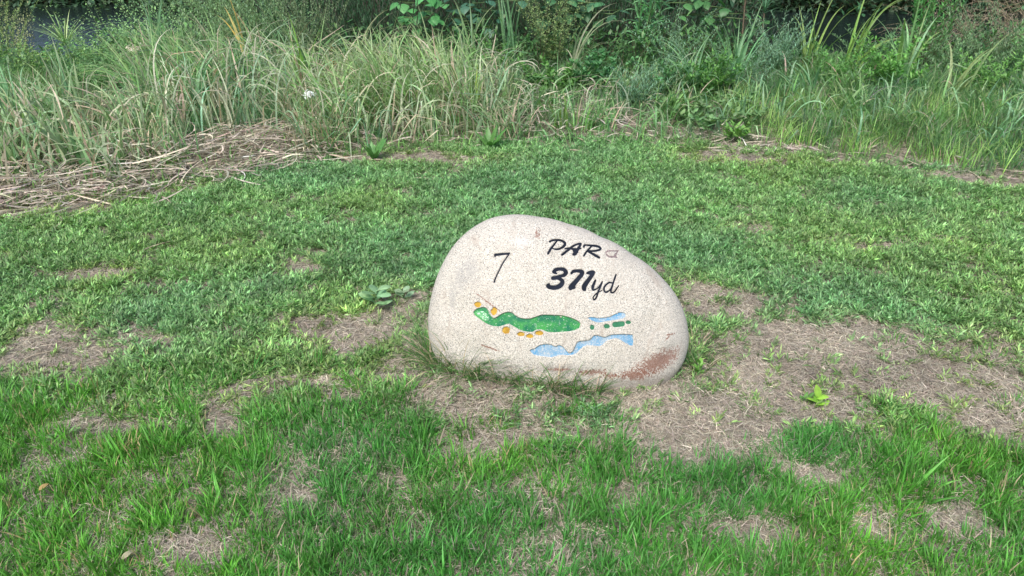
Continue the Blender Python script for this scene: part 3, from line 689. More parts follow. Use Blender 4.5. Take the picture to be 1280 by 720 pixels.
# rough meadow
x = R.uniform(-6.5, 6.5, 26000); y = R.uniform(3.4, 7.6, 26000)
e = edgeY(x); px, py = PX(x, y)
ok = (y > e + .05) & (np.abs(x) < .72 * y + 1.6); x, y, e, px = x[ok], y[ok], e[ok], px[ok]
matz = (px < 430) & (y < e + .8)
keep = R.rand(len(x)) < np.where(matz, .10, .75) * sstep(.28, .5, fbm(x, y, 4, 151)); x, y, e, px = x[keep], y[keep], e[keep], px[keep]; n = len(x)
s = (.24 + .50 * sstep(0, .6, y - e)) * np.exp(R.randn(n) * .18) * np.where(px > 1000, 1.05, .75)
tint = mixc([.75, .95, 1.6], [1.15, 1.05, .9], fbm(x, y, 2.5, 161)) * (.6 + .7 * fbm(x, y, 6, 165))[:, None]
print('meadow', n)
scatter('meadow_grass', lib_meadow, np.stack([x, y, terrain(x, y)], -1), mk_rot(n, .15), s, tint, 'unmown soft green grass growing in the rough beyond the lawn', 'tall grass')

# ------------------------------------------------------------------ long grass masses and the straw mat (single joined meshes)
def blob_pts(px0, px1, d0, d1, n, absY=None):
    px_ = R.uniform(px0, px1, n)
    if absY: Y = R.uniform(absY[0], absY[1], n); x = (px_ - 640) / FPX * (Y * cP + CAMH * sP)
    else:
        Y = np.full(n, 4.6)
        for _ in range(6): x = (px_ - 640) / FPX * (Y * cP + CAMH * sP); Y = np.interp(x, EX, EY)
        Y = Y + R.uniform(d0, d1, n); x = (px_ - 640) / FPX * (Y * cP + CAMH * sP)
    return x, Y
def long_grass(name, label, spec):
    parts = []
    for (px0, px1, d0, d1, n, L0, L1, W0_, W1_, ca, cb, deadf, lean, leanaz) in spec:
        x, y = blob_pts(px0, px1, d0, d1, n)
        # gather blades in clumps
        k = max(6, n // 45); cx, cy = blob_pts(px0, px1, d0, d1, k); j = R.randint(0, k, n)
        q = R.rand(n) < .8; x = np.where(q, cx[j] + R.randn(n) * .05, x); y = np.where(q, cy[j] + R.randn(n) * .05, y)
        caz = R.rand(k) * 6.28; az = caz[j] + R.randn(n) * 1.2
        az = np.where(R.rand(n) < lean, leanaz + R.randn(n) * .5, az)
        c = vary(mixc(ca, cb, R.rand(n)), n, .2, .07); dead = R.rand(n) < deadf; c[dead] = vary(mixc([.50, .42, .32], [.36, .28, .22], R.rand(dead.sum())), dead.sum(), .18, .05)
        tip = c * .6 + np.array([.42, .36, .24]) * .4
        parts.append(ribbons(np.stack([x, y, terrain(x, y) - .01], -1), az, np.abs(R.randn(n)) * .22 + .05, R.uniform(.3, 2.0, n) * np.where(dead, 1.25, 1), R.uniform(L0, L1, n), R.uniform(W0_, W1_, n), 9, c, twist=R.randn(n) * .7, tipC=tip, pw=R.choice([1.2, 1.8]), side=R.randn(n) * .4))
    o = link(name, rib_mesh(name, parts, M_leaf)); return tag(o, label, 'tall grass', kind='stuff')
BG = [.10, .25, .09]; GG = [.15, .33, .09]; PG = [.24, .38, .18]
long_grass('arching_grass', 'tall tangled arching grass with dry blades above the straw mat', [
    (-430, 235, .35, 1.3, 1050, .24, .48, .012, .022, BG, PG, .15, .7, 2.6),
    (-430, 235, .35, 1.5, 900, .20, .42, .005, .010, BG, PG, .35, .35, 2.0),
    (190, 400, 1.0, 1.9, 700, .35, .66, .008, .015, BG, GG, .15, .7, 2.6),
    (375, 600, .45, 1.3, 1050, .28, .58, .010, .019, GG, PG, .08, .6, 2.6),
    (375, 640, .15, 1.4, 1100, .18, .48, .004, .009, BG, PG, .28, .45, 2.7),
    (590, 860, .3, 1.2, 800, .14, .30, .006, .014, BG, GG, .12, .4, 0.3),
])
def broken(n, px0, px1, d0, d1, L0, L1, W0_, W1_, c1, c2):
    x, y = blob_pts(px0, px1, d0, d1, n)
    return ribbons(np.stack([x, y, terrain(x, y) - .01], -1), R.rand(n) * 6.28, np.abs(R.randn(n)) * .35 + .05, R.uniform(.9, 2.4, n), R.uniform(L0, L1, n), R.uniform(W0_, W1_, n), 12, vary(mixc(c1, c2, R.rand(n)), n, .25, .05), twist=R.randn(n) * .9, side=R.randn(n) * .5, kink=R.uniform(.3, .8, n))
def curled(n, px0, px1, d0, d1, L0, L1, W0_, W1_, c1, c2):
    x, y = blob_pts(px0, px1, d0, d1, n)
    return ribbons(np.stack([x, y, terrain(x, y) - .01], -1), R.rand(n) * 6.28, np.abs(R.randn(n)) * .3 + .05, R.uniform(1.2, 3.2, n), R.uniform(L0, L1, n), R.uniform(W0_, W1_, n), 12, vary(mixc(c1, c2, R.rand(n)), n, .2, .04), twist=R.randn(n) * .9, pw=2.6, side=R.randn(n) * .9)
PL1 = [.24, .38, .19]; PL2 = [.50, .47, .37]; MT = [.17, .33, .19]
o = link('curled_grass', rib_mesh('curled_grass', [broken(560, -430, 230, .2, 1.4, .2, .5, .006, .014, MT, STRAW), broken(300, 190, 400, .6, 1.8, .3, .7, .006, .013, MT, STRAW), broken(500, 370, 640, .1, 1.4, .2, .6, .005, .013, MT, STRAW), broken(300, 600, 870, .1, 1.3, .15, .4, .005, .012, BG, PL1), broken(300, 860, 1420, .3, 1.6, .15, .4, .006, .014, MT, PL1), curled(460, -430, 230, .3, 1.4, .25, .5, .008, .015, PL1, PL2), curled(260, 190, 400, .5, 1.8, .35, .75, .007, .013, MT, PL2), curled(480, 370, 640, .2, 1.4, .25, .60, .007, .015, PL1, PL2),
    curled(220, 600, 870, .3, 1.5, .16, .36, .006, .013, MT, PL2), curled(200, 850, 1420, .4, 1.6, .2, .38, .006, .014, MT, PL1), curled(330, -120, 430, .02, .5, .08, .22, .004, .009, [.12, .30, .07], [.20, .38, .12]), curled(260, 430, 860, .0, .4, .07, .18, .004, .009, [.12, .30, .07], [.20, .38, .12])], M_leaf)); tag(o, 'pale curled grass blades with drooping tips through the rough', 'tall grass', kind='stuff')
long_grass('rough_grass', 'soft bushy green grass on the right of the rough', [
    (850, 1420, .6, 1.6, 500, .16, .34, .010, .018, BG, GG, .08, .4, 3.0),
    (900, 1420, .15, 1.2, 2200, .10, .24, .003, .006, [.14, .31, .07], [.22, .42, .09], .08, .4, 1.0),
])
def straw(n, fpx, fd, L0, L1, zmax, azm, sp):
    px_ = R.uniform(*fpx, n); x, y = [], []
    Y = np.full(n, 4.4)
    for _ in range(6): X_ = (px_ - 640) / FPX * (Y * cP + CAMH * sP); Y = np.interp(X_, EX, EY)
    Y = Y + R.uniform(*fd, n); X_ = (px_ - 640) / FPX * (Y * cP + CAMH * sP)
    c = vary(mixc([.60, .55, .45], [.36, .31, .26], R.rand(n)), n, .25, .05)
    az = azm + R.randn(n) * sp + np.pi * (R.rand(n) < .3)
    zz = R.rand(n) * zmax * sstep(0, .35, Y - np.interp(X_, EX, EY) + .1)
    L = R.uniform(L0, L1, n)
    return ribbons(np.stack([X_, Y, terrain(X_, Y) + .006 + zz], -1), az, R.uniform(1.25, 1.62, n), R.uniform(-.15, .4, n), L, R.uniform(.004, .0105, n), 7, c, prof=lambda s: 1 - .75 * s ** 2, twist=R.randn(n) * .9, side=R.randn(n) * 1.1)
o = link('straw_mat', rib_mesh('straw_mat', [straw(950, (-350, 415), (.02, .5), .08, .36, .10, .12, .9), straw(3000, (-350, 430), (.0, .65), .03, .14, .10, .12, 1.5), straw(450, (430, 1000), (.0, .5), .03, .12, .05, .12, 1.5), straw(110, (-120, 200), (-.15, .1), .15, .4, .02, .25, .5), straw(260, (430, 800), (.1, .7), .06, .24, .08, .1, 1.5),
    straw(200, (850, 1400), (.0, .3), .05, .16, .02, .1, 1.5), straw(130, (520, 760), (.45, 1.1), .15, .35, .12, .1, 1.4)], M_dry))
tag(o, 'mat of flattened dry tan reeds along the edge of the lawn', 'straw', kind='stuff')

# ------------------------------------------------------------------ individual plants
def stems_and_leaves(n, spread, H0, H1, tilt, bend, nl, LL, LW, ltilt, c1, c2, stemc=(.10, .16, .06), azm=None, azs=.5, S=7, prof=P_leaf, lbend=.4, r=.0025, s0=.15, LS=3, fold=.3, shrink=.5, base=None, jit=0.0):
    b = disc(n, spread) if base is None else base
    az = R.rand(n) * 6.28 if azm is None else azm + R.randn(n) * azs
    L = R.uniform(H0, H1, n)
    pth = paths_of(b, az, np.abs(R.randn(n)) * tilt * .6 + tilt * .5, bend * (.5 + R.rand(n)), L, S, wob=.1)
    stem = tubes(pth, r, r * .4, vary(stemc, n, .1, .05), 4)
    s = s0 + (1 - s0) * (np.arange(nl) + R.rand(n, nl)) / nl
    f = s * S; i = np.minimum(f.astype(int), S - 1); f = (f - i)[..., None]
    k = np.arange(n)[:, None]
    pos = pth[k, i] * (1 - f) + pth[k, i + 1] * f
    laz = (np.arange(nl)[None] * 2.4 + R.rand(n, 1) * 6.28 + R.randn(n, nl) * .3)
    N = n * nl; pos = pos.reshape(-1, 3) + (R.randn(N, 3) * jit if jit else 0); sz = (1 - shrink * s.ravel())
    lv = ribbons(pos, laz.ravel(), ltilt + R.randn(N) * .28, lbend * R.rand(N) * 1.6, LL * sz * np.exp(R.randn(N) * .2), LW * sz * np.exp(R.randn(N) * .15), LS, vary(mixc(c1, c2, R.rand(N)), N, .16, .05), prof=prof, fold=fold, twist=R.randn(N) * .35)
    return stem, lv
def plant(name, label, cat, px, Y, group=None, z=None, dx=0, **k):
    x = XY(px, Y) if z is None else XY(px, Y, z)
    zz = groundz(x, Y) if z is None else z
    x = XY(px, Y, zz)
    o = empty(name, (x, Y, zz)); tag(o, label, cat, group)
    st_, lv = stems_and_leaves(**k)
    link('stem', rib_mesh('stem', [st_], M_stem), o); link('foliage', rib_mesh('foliage', [lv], M_leaf), o)
    return o
def leaf_obj(parent, pos, az, tilt, bend, L, W, c, prof=P_leaf, S=8, fold=.25, name='leaf', twist=0.0, stemL=0, mat=None):
    r = ribbons([[0, 0, 0]], az, tilt, bend, L, W, S, c, prof=prof, fold=fold, twist=twist)
    return link(name, rib_mesh(name, [r], mat or M_leaf), parent, pos)

def rosette(name, label, px, py, n, L, W, c1, c2, cat='weed', prof=P_spoon, t0=.5, t1=1.1, H=.0, mat=None, lift=0):
    p = G(px, py); z = groundz(p[0], p[1]); o = empty(name, (p[0], p[1], z)); tag(o, label, cat)
    for i in range(n):
        az = i * 2.4 + R.randn() * .25
        leaf_obj(o, (R.randn() * .004, R.randn() * .004, lift + H * i / max(n - 1, 1)), az, R.uniform(t0, t1), R.uniform(.1, .5), L * R.uniform(.7, 1.1), W * R.uniform(.8, 1.1), vary(mixc(c1, c2, [R.rand()])[0], 1, .1, .04)[0], prof=prof, S=7, twist=R.randn() * .2)
    if H: link('stem', rib_mesh('stem', [tubes(np.array([[[0, 0, -.01], [.001, 0, H / 2], [0, .002, H]]]), .0022, .0015, (.14, .22, .08), 5)], M_stem), o)
    return o
rosette('broadleaf_weed', 'pale green broad-leaved weed left of the boulder', 472, 388, 9, .078, .040, [.20, .38, .18], [.30, .47, .26], H=.06, t0=.85, t1=1.35, lift=.02)
rosette('broadleaf_weed', 'small pale weed between the broad-leaved weed and the boulder', 504, 377, 6, .055, .026, [.25, .38, .21], [.32, .44, .28], H=.03, t0=.8, t1=1.3, lift=.015)
rosette('seedling', 'yellow-green seedling on the bare soil right of the boulder', 1021, 508, 7, .046, .026, [.22, .46, .05], [.30, .54, .08], cat='seedling', prof=P_leaf, H=.035)
rosette('seedling', 'dull green seedling touching the yellow-green seedling', 1006, 506, 6, .03, .012, [.10, .24, .06], [.14, .30, .07], cat='seedling', prof=P_leaf, H=.03)
rosette('broadleaf_weed', 'light green weed against the lower right side of the boulder', 873, 470, 8, .045, .016, [.13, .32, .06], [.20, .40, .08], prof=P_leaf, H=.05)
rosette('dock_plant', 'broad-leaved dock plant at the lawn edge, centre of the rough', 612, 188, 7, .17, .045, [.09, .24, .06], [.14, .30, .08], prof=P_leaf, t0=.3, t1=.9)
rosette('dock_plant', 'broad-leaved dock plant beside the dry stalk on the lawn edge', 468, 202, 7, .16, .04, [.07, .21, .06], [.11, .26, .07], prof=P_leaf, t0=.2, t1=.7)
# tufts on the bare patch and around the stone
def grass_tuft(label, px, py, n, L, W, c1, c2, sp, t=.35, bend=1.0, group='grass tufts standing apart on bare soil', dead=.1):
    p = G(px, py); z = groundz(p[0], p[1]); b = disc(n, sp); az = np.arctan2(b[:, 1], b[:, 0]) + R.randn(n) * .7
    c = vary(mixc(c1, c2, R.rand(n)), n, .15, .06); d_ = R.rand(n) < dead; c[d_] = vary(STRAW, d_.sum(), .15, .03)
    o = link('grass_tuft', rib_mesh('grass_tuft', [ribbons(b - np.array([0, 0, .004]), az, np.abs(R.randn(n)) * t + .1, R.uniform(.2, 1, n) * bend, L * R.uniform(.5, 1.1, n), W * R.uniform(.7, 1.1, n), 5, c, twist=R.randn(n) * .5, fold=.3)], M_leaf), None, (p[0], p[1], z))
    return tag(o, label, 'grass tuft', group)
g1, g2 = [.065, .22, .04], [.12, .32, .05]
for lab, px, py, n, sp, L in [
    ('flat leafy grass tuft below and left of the yellow-green seedling', 950, 515, 150, .055, .045), ('grass tuft right of the boulder shoulder', 915, 428, 70, .035, .045),
    ('wide grass tuft at the far right edge of the bare patch, upper one', 1240, 452, 170, .07, .05), ('spiky grass tuft on the bare patch directly above right of the seedlings', 1118, 432, 60, .035, .05),
    ('grass tuft left of the wide tuft at the right edge', 1170, 425, 90, .05, .045), ('grass tuft cut by the right edge of the picture, lower one', 1268, 512, 110, .045, .045),
    ('small thin tuft above the yellow-green seedling', 1050, 455, 30, .025, .04), ('tiny tuft between the seedlings and the wide right tuft', 1105, 500, 30, .025, .035),
    ('small tuft half way from the boulder to the seedlings', 985, 400, 60, .04, .045), ('sparse tuft right of the seedlings', 1075, 505, 25, .03, .03),
    ('small tuft on the bare patch near the right edge, above the foreground grass', 1215, 480, 25, .03, .03), ('low tuft just below the seedlings', 1020, 545, 60, .05, .03)]:
    grass_tuft(lab, px, py, n, L, .0042, g1, g2, sp, t=.6)
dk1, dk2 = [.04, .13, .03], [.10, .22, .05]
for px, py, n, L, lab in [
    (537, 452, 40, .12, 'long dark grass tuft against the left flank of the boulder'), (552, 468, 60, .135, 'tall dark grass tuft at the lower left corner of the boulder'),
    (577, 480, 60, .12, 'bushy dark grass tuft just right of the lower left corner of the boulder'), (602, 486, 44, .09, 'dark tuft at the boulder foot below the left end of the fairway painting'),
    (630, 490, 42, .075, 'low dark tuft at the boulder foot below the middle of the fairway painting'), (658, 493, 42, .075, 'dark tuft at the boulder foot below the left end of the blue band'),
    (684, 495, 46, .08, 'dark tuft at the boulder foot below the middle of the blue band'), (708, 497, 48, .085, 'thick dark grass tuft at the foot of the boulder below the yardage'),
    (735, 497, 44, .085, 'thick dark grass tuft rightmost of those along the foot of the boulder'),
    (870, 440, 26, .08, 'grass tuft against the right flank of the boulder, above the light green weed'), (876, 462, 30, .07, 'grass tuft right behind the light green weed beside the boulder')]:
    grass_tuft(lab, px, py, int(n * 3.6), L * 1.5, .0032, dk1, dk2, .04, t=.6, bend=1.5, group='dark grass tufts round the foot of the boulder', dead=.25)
# dry stalks lying on the lawn
def dry_stalk(label, p0, p1, w=.006, sag=0.02, arch=.03, c=(.50, .43, .33)):
    a = G(*p0); b = G(*p1); s = np.linspace(0, 1, 12)[:, None]; P = a * (1 - s) + b * s
    nrm = np.array([-(b - a)[1], (b - a)[0], 0]); P = P + nrm * arch * 4 * s * (1 - s)
    P[:, 2] = [groundz(q[0], q[1]) + .02 + .004 * math.sin(6 * t) for q, t in zip(P, s[:, 0])]
    m = P.mean(0); o = link('dry_stalk', rib_mesh('dry_stalk', [tubes((P - m)[None] * np.array([1, 1, 1]), w / 2, w / 5, c, 5)], M_dry), None, m)
    return tag(o, label, 'dry stalk')
dry_stalk('thick pale dry stalk lying at the lawn edge beside the dock plant', (461, 202), (502, 209), .012)
dry_stalk('long thin pale stalk curving down from the straw mat across the lawn', (338, 228), (270, 262), .007, arch=-.12)
dry_stalk('pale dry stalk lying flat on the lawn below the centre of the rough', (512, 226), (560, 228), .006)
dry_stalk('dry stalk lying across the lawn left of centre', (180, 318), (248, 300), .006, arch=.06)
dry_stalk('pale curved stalk lying at the lawn edge right of centre', (712, 192), (745, 199), .008)
dry_stalk('grey stalk lying in the bare patch at the left', (32, 456), (86, 438), .005, arch=.05)
# small dead leaves
for lab, px, py, c in (('curled tan dead leaf in the grass at the lower left', 52, 624, (.42, .30, .13)), ('pale dead leaf at the bottom edge of the lawn', 156, 712, (.48, .44, .30))):
    p = G(px, py); o = link('dead_leaf', rib_mesh('dead_leaf', [ribbons([[0, 0, 0]], .8, 1.0, .9, .03, .017, 7, c, prof=P_leaf, fold=.6)], M_dry), None, (p[0], p[1], groundz(p[0], p[1]) + .03)); tag(o, lab, 'dead leaf')

# wide-bladed reed clumps, every blade a part
def reed_clump(label, px, Y, n, L0, L1, W, c1, c2, lean=None, spread=.06, tilt=.2, b0=.2, b1=1.6, group='broad-bladed reed clumps in the rough'):  # each blade is a part
    x = XY(px, Y); z = groundz(x, Y); x = XY(px, Y, z); o = empty('reed_clump', (x, Y, z)); tag(o, label, 'reed clump', group)
    for i in range(n):
        b = disc(1, spread)[0]; az = R.rand() * 6.28 if lean is None or R.rand() < .35 else lean + R.randn() * .5
        c = vary(mixc(c1, c2, [R.rand()])[0], 1, .12, .05)[0]
        r = ribbons([[0, 0, -.02]], az, abs(R.randn()) * tilt + .04, R.uniform(b0, b1), .9 * R.uniform(L0, L1), 1.3 * W * R.uniform(.6, 1.1), 12, c, fold=.3, twist=R.randn() * .4, pw=2.0, tipC=c * .75 + np.array([.3, .28, .15]) * .25)
        link('blade', rib_mesh('blade', [r], M_leaf), o, b)
    return o
yg1, yg2 = [.14, .27, .06], [.22, .36, .08]; bl1, bl2 = [.14, .32, .15], [.22, .42, .22]
reed_clump('tall yellow-green reed clump rising before the dark water', 1008, 6.4, 11, .45, .95, .017, yg1, yg2, tilt=.3)
reed_clump('reed clump with folded-over blades right of the one before the water', 1060, 6.2, 11, .5, .95, .018, yg1, yg2, lean=0.3)
reed_clump('bluish reed clump fanning out left of the blue-green bush', 915, 5.7, 22, .45, .75, .019, bl1, bl2)
reed_clump('low arching bluish reed clump left of the fanning bluish clump', 865, 5.45, 22, .4, .68, .018, bl1, bl2, lean=3.0, b0=1.0, b1=2.0)
reed_clump('reed clump with blades lying to the left above the bushy green grass', 1010, 5.5, 10, .35, .6, .02, bl1, bl2, lean=3.1, tilt=.5, b0=.8, b1=1.5)
reed_clump('two-toned reed clump below the tall dark weed', 1125, 6.0, 14, .5, .9, .02, yg1, bl2)
reed_clump('pale reed clump arching over right behind the goosefoot plant', 716, 6.0, 10, .5, .85, .016, [.22, .29, .17], [.28, .34, .2], lean=.1, b0=1.2, b1=2.1)
reed_clump('upright blue-green reeds left of the goosefoot plant', 640, 6.6, 10, .7, 1.0, .02, bl1, bl2, tilt=.08, b1=.5)
reed_clump('reed clump under the dark vine, centre', 590, 6.2, 16, .45, .75, .016, bl1, [.2, .3, .12], tilt=.2)
reed_clump('pale-tipped reed clump in front of the dark conifer bush', 540, 5.7, 22, .45, .75, .014, [.16, .25, .10], [.24, .30, .15], lean=2.6, b0=.6)
reed_clump('reed clump with pale curled tips, left of the pale-tipped clump', 455, 5.8, 20, .5, .85, .013, [.2, .25, .13], [.34, .33, .22], lean=0.2, b0=1.2, b1=2.4)
reed_clump('bright green upright reeds behind the white plume', 386, 5.2, 7, .5, .75, .020, [.12, .30, .05], [.18, .38, .06], tilt=.14, b1=.5)
reed_clump('blue-green reed clump rising from the straw mat', 250, 5.0, 14, .4, .65, .018, bl1, bl2, lean=.6)
reed_clump('tall teal reed clump behind the white flower head', 205, 5.9, 12, .6, .95, .018, bl1, bl2, tilt=.12, b1=1.0)
reed_clump('reed clump leaning left at the left edge of the picture', 22, 4.6, 22, .4, .7, .014, bl1, bl2, lean=2.6)
reed_clump('reed clump leaning left beside the straw mat', 95, 4.8, 22, .4, .65, .013, bl1, [.22, .30, .16], lean=2.4)
reed_clump('low reed clump on the straw mat, bright green', 215, 4.18, 16, .10, .2, .012, [.10, .26, .05], [.15, .32, .06])
reed_clump('short reed clump in front of the straw mat, left', 160, 4.05, 18, .10, .2, .012, [.10, .26, .06], [.13, .28, .06])
reed_clump('bright green upright sprout at the foot of the centre rough', 705, 4.95, 7, .2, .35, .014, yg1, yg2, tilt=.1, b1=.5)
reed_clump('yellow-green sprout before the pale-tipped reed clump', 592, 5.1, 6, .3, .45, .015, [.22, .36, .05], [.26, .40, .06], tilt=.1, b1=.4)
reed_clump('yellow leaning blades above the arching grass', 318, 6.1, 4, .75, .95, .024, [.44, .34, .08], [.46, .36, .12], lean=2.7, tilt=.5, b0=.5, b1=1.2)
reed_clump('rust-coloured blade leaning left beside the yellow blades', 338, 6.0, 3, .75, .95, .016, [.30, .22, .13], [.36, .26, .16], lean=2.7, tilt=.5, b0=.5, b1=1.3)
reed_clump('pale arching reeds over the bushy grass at the right', 1190, 5.4, 10, .35, .7, .016, [.2, .3, .1], [.28, .34, .16], lean=0.2, b0=.8, b1=1.8)

# bushy and leafy plants
wm1, wm2 = [.15, .30, .18], [.24, .40, .27]; lf1, lf2 = [.08, .21, .05], [.13, .29, .07]; dk_1, dk_2 = [.020, .070, .028], [.042, .115, .045]
plant('wormwood_bush', 'blue-green feathery bush left of the reeds before the water', 'bush', 968, 6.3, n=34, spread=.12, H0=.3, H1=.55, tilt=.35, bend=.4, nl=70, LL=.05, LW=.007, ltilt=.7, c1=wm1, c2=wm2)
plant('wormwood_bush', 'low blue-green feathery bush in the centre of the rough', 'bush', 800, 5.35, n=34, spread=.14, H0=.2, H1=.42, tilt=.45, bend=.4, nl=46, LL=.045, LW=.007, ltilt=.7, c1=wm1, c2=wm2)
plant('wormwood_bush', 'grey-green feathery plant at the upper right', 'bush', 1235, 6.2, n=36, spread=.2, H0=.4, H1=.8, tilt=.5, bend=.5, nl=60, LL=.045, LW=.008, ltilt=.7, c1=[.15, .25, .14], c2=[.22, .32, .18])
plant('wormwood_bush', 'blue-green feathery plant behind the low bluish reeds', 'bush', 845, 6.3, n=28, spread=.14, H0=.35, H1=.6, tilt=.4, bend=.4, nl=50, LL=.04, LW=.008, ltilt=.7, c1=wm1, c2=wm2)
plant('goosefoot_plant', 'pale yellow-green plant with knobbly seed spikes before the dark vine', 'plant', 692, 6.5, n=26, spread=.07, H0=.55, H1=.95, tilt=.3, bend=.25, nl=110, LL=.018, LW=.014, ltilt=.8, c1=[.18, .27, .10], c2=[.26, .34, .14], jit=.012)
plant('narrow_leaved_weed', 'tall weed with long narrow drooping leaves, top centre-right', 'weed', 804, 6.8, n=6, spread=.08, H0=.9, H1=1.25, tilt=.12, bend=.15, nl=42, LL=.17, LW=.022, ltilt=.7, c1=[.12, .31, .13], c2=[.19, .40, .19], lbend=1.2, LS=5, shrink=.2, r=.005)
plant('tall_weed', 'tall dark green leafy weed rising at the upper right', 'weed', 1152, 6.7, n=18, spread=.14, H0=.8, H1=1.3, tilt=.18, bend=.2, nl=60, LL=.075, LW=.018, ltilt=.6, c1=[.08, .26, .08], c2=[.15, .36, .11], r=.004)
plant('dead_weed', 'dark brown withered stalks inside the tall weed', 'dead weed', 1150, 6.2, n=14, spread=.06, H0=.3, H1=.5, tilt=.2, bend=.4, nl=20, LL=.05, LW=.012, ltilt=1.6, c1=[.07, .05, .035], c2=[.13, .09, .06], stemc=(.09, .06, .04))
plant('leafy_bush', 'bright small-leaved bush reaching over the water at the upper left', 'bush', 205, 8.3, n=90, spread=.45, H0=.7, H1=1.3, tilt=.4, bend=.5, nl=60, LL=.042, LW=.026, ltilt=1.0, c1=[.18, .36, .13], c2=[.28, .46, .19], jit=.03)
plant('leafy_bush', 'green small-leaved bush at the top, right of the bright one', 'bush', 300, 8.2, n=90, spread=.5, H0=.7, H1=1.4, tilt=.4, bend=.5, nl=60, LL=.042, LW=.024, ltilt=1.0, c1=[.16, .33, .14], c2=[.25, .42, .20], jit=.03)
plant('leafy_bush', 'low green small-leaved bush below the bright one', 'bush', 178, 7.0, n=70, spread=.38, H0=.3, H1=.6, tilt=.5, bend=.5, nl=50, LL=.035, LW=.022, ltilt=1.0, c1=[.17, .34, .12], c2=[.25, .43, .16], jit=.02)
plant('leafy_bush', 'yellowish small-leaved bush under the umbrella sedge', 'bush', 70, 6.7, n=50, spread=.4, H0=.12, H1=.26, tilt=.5, bend=.5, nl=50, LL=.035, LW=.020, ltilt=1.0, c1=[.15, .28, .08], c2=[.22, .35, .11], jit=.02)
plant('feathery_weed', 'feathery green weed leaning left above the straw mat', 'weed', 330, 6.6, n=60, spread=.3, H0=.7, H1=1.3, tilt=.35, bend=.5, nl=70, LL=.04, LW=.009, ltilt=.6, c1=[.15, .28, .12], c2=[.23, .36, .18], azm=2.8, azs=.5)
plant('feathery_weed', 'grey-green feathery weed behind the leaning one, top', 'weed', 290, 7.4, n=50, spread=.35, H0=.8, H1=1.4, tilt=.3, bend=.4, nl=70, LL=.045, LW=.012, ltilt=.7, c1=[.17, .31, .16], c2=[.26, .40, .23])
plant('feathery_weed', 'pale feathery weed beside the curled-tip reeds', 'weed', 395, 6.5, n=40, spread=.2, H0=.5, H1=1.0, tilt=.3, bend=.3, nl=70, LL=.035, LW=.008, ltilt=.6, c1=[.14, .22, .11], c2=[.22, .28, .16])
plant('pale_shrub', 'pale yellow-green feathery shrub cut by the left edge', 'shrub', -4, 7.4, n=50, spread=.2, H0=.5, H1=.9, tilt=.35, bend=.4, nl=70, LL=.04, LW=.010, ltilt=.7, c1=[.20, .31, .10], c2=[.28, .38, .14])
plant('flower_spike', 'pale yellow plume rising before the water at the upper left', 'flowering plant', 42, 8.2, n=14, spread=.08, H0=.8, H1=1.25, tilt=.12, bend=.15, nl=90, LL=.03, LW=.014, ltilt=.8, c1=[.34, .38, .18], c2=[.42, .45, .24], jit=.015, s0=.3)
plant('creeping_vine', 'low vine with broad oval leaves right of the centre rough', 'vine', 885, 5.0, n=26, spread=.28, H0=.12, H1=.26, tilt=.7, bend=.8, nl=12, LL=.055, LW=.035, ltilt=.9, c1=[.11, .22, .09], c2=[.17, .30, .12], shrink=.2)
plant('creeping_vine', 'small bright-leaved sprig among the low oval-leaved vine', 'vine', 912, 4.75, n=7, spread=.06, H0=.1, H1=.2, tilt=.5, bend=.6, nl=9, LL=.055, LW=.026, ltilt=.8, c1=[.13, .28, .07], c2=[.18, .34, .09], shrink=.2)
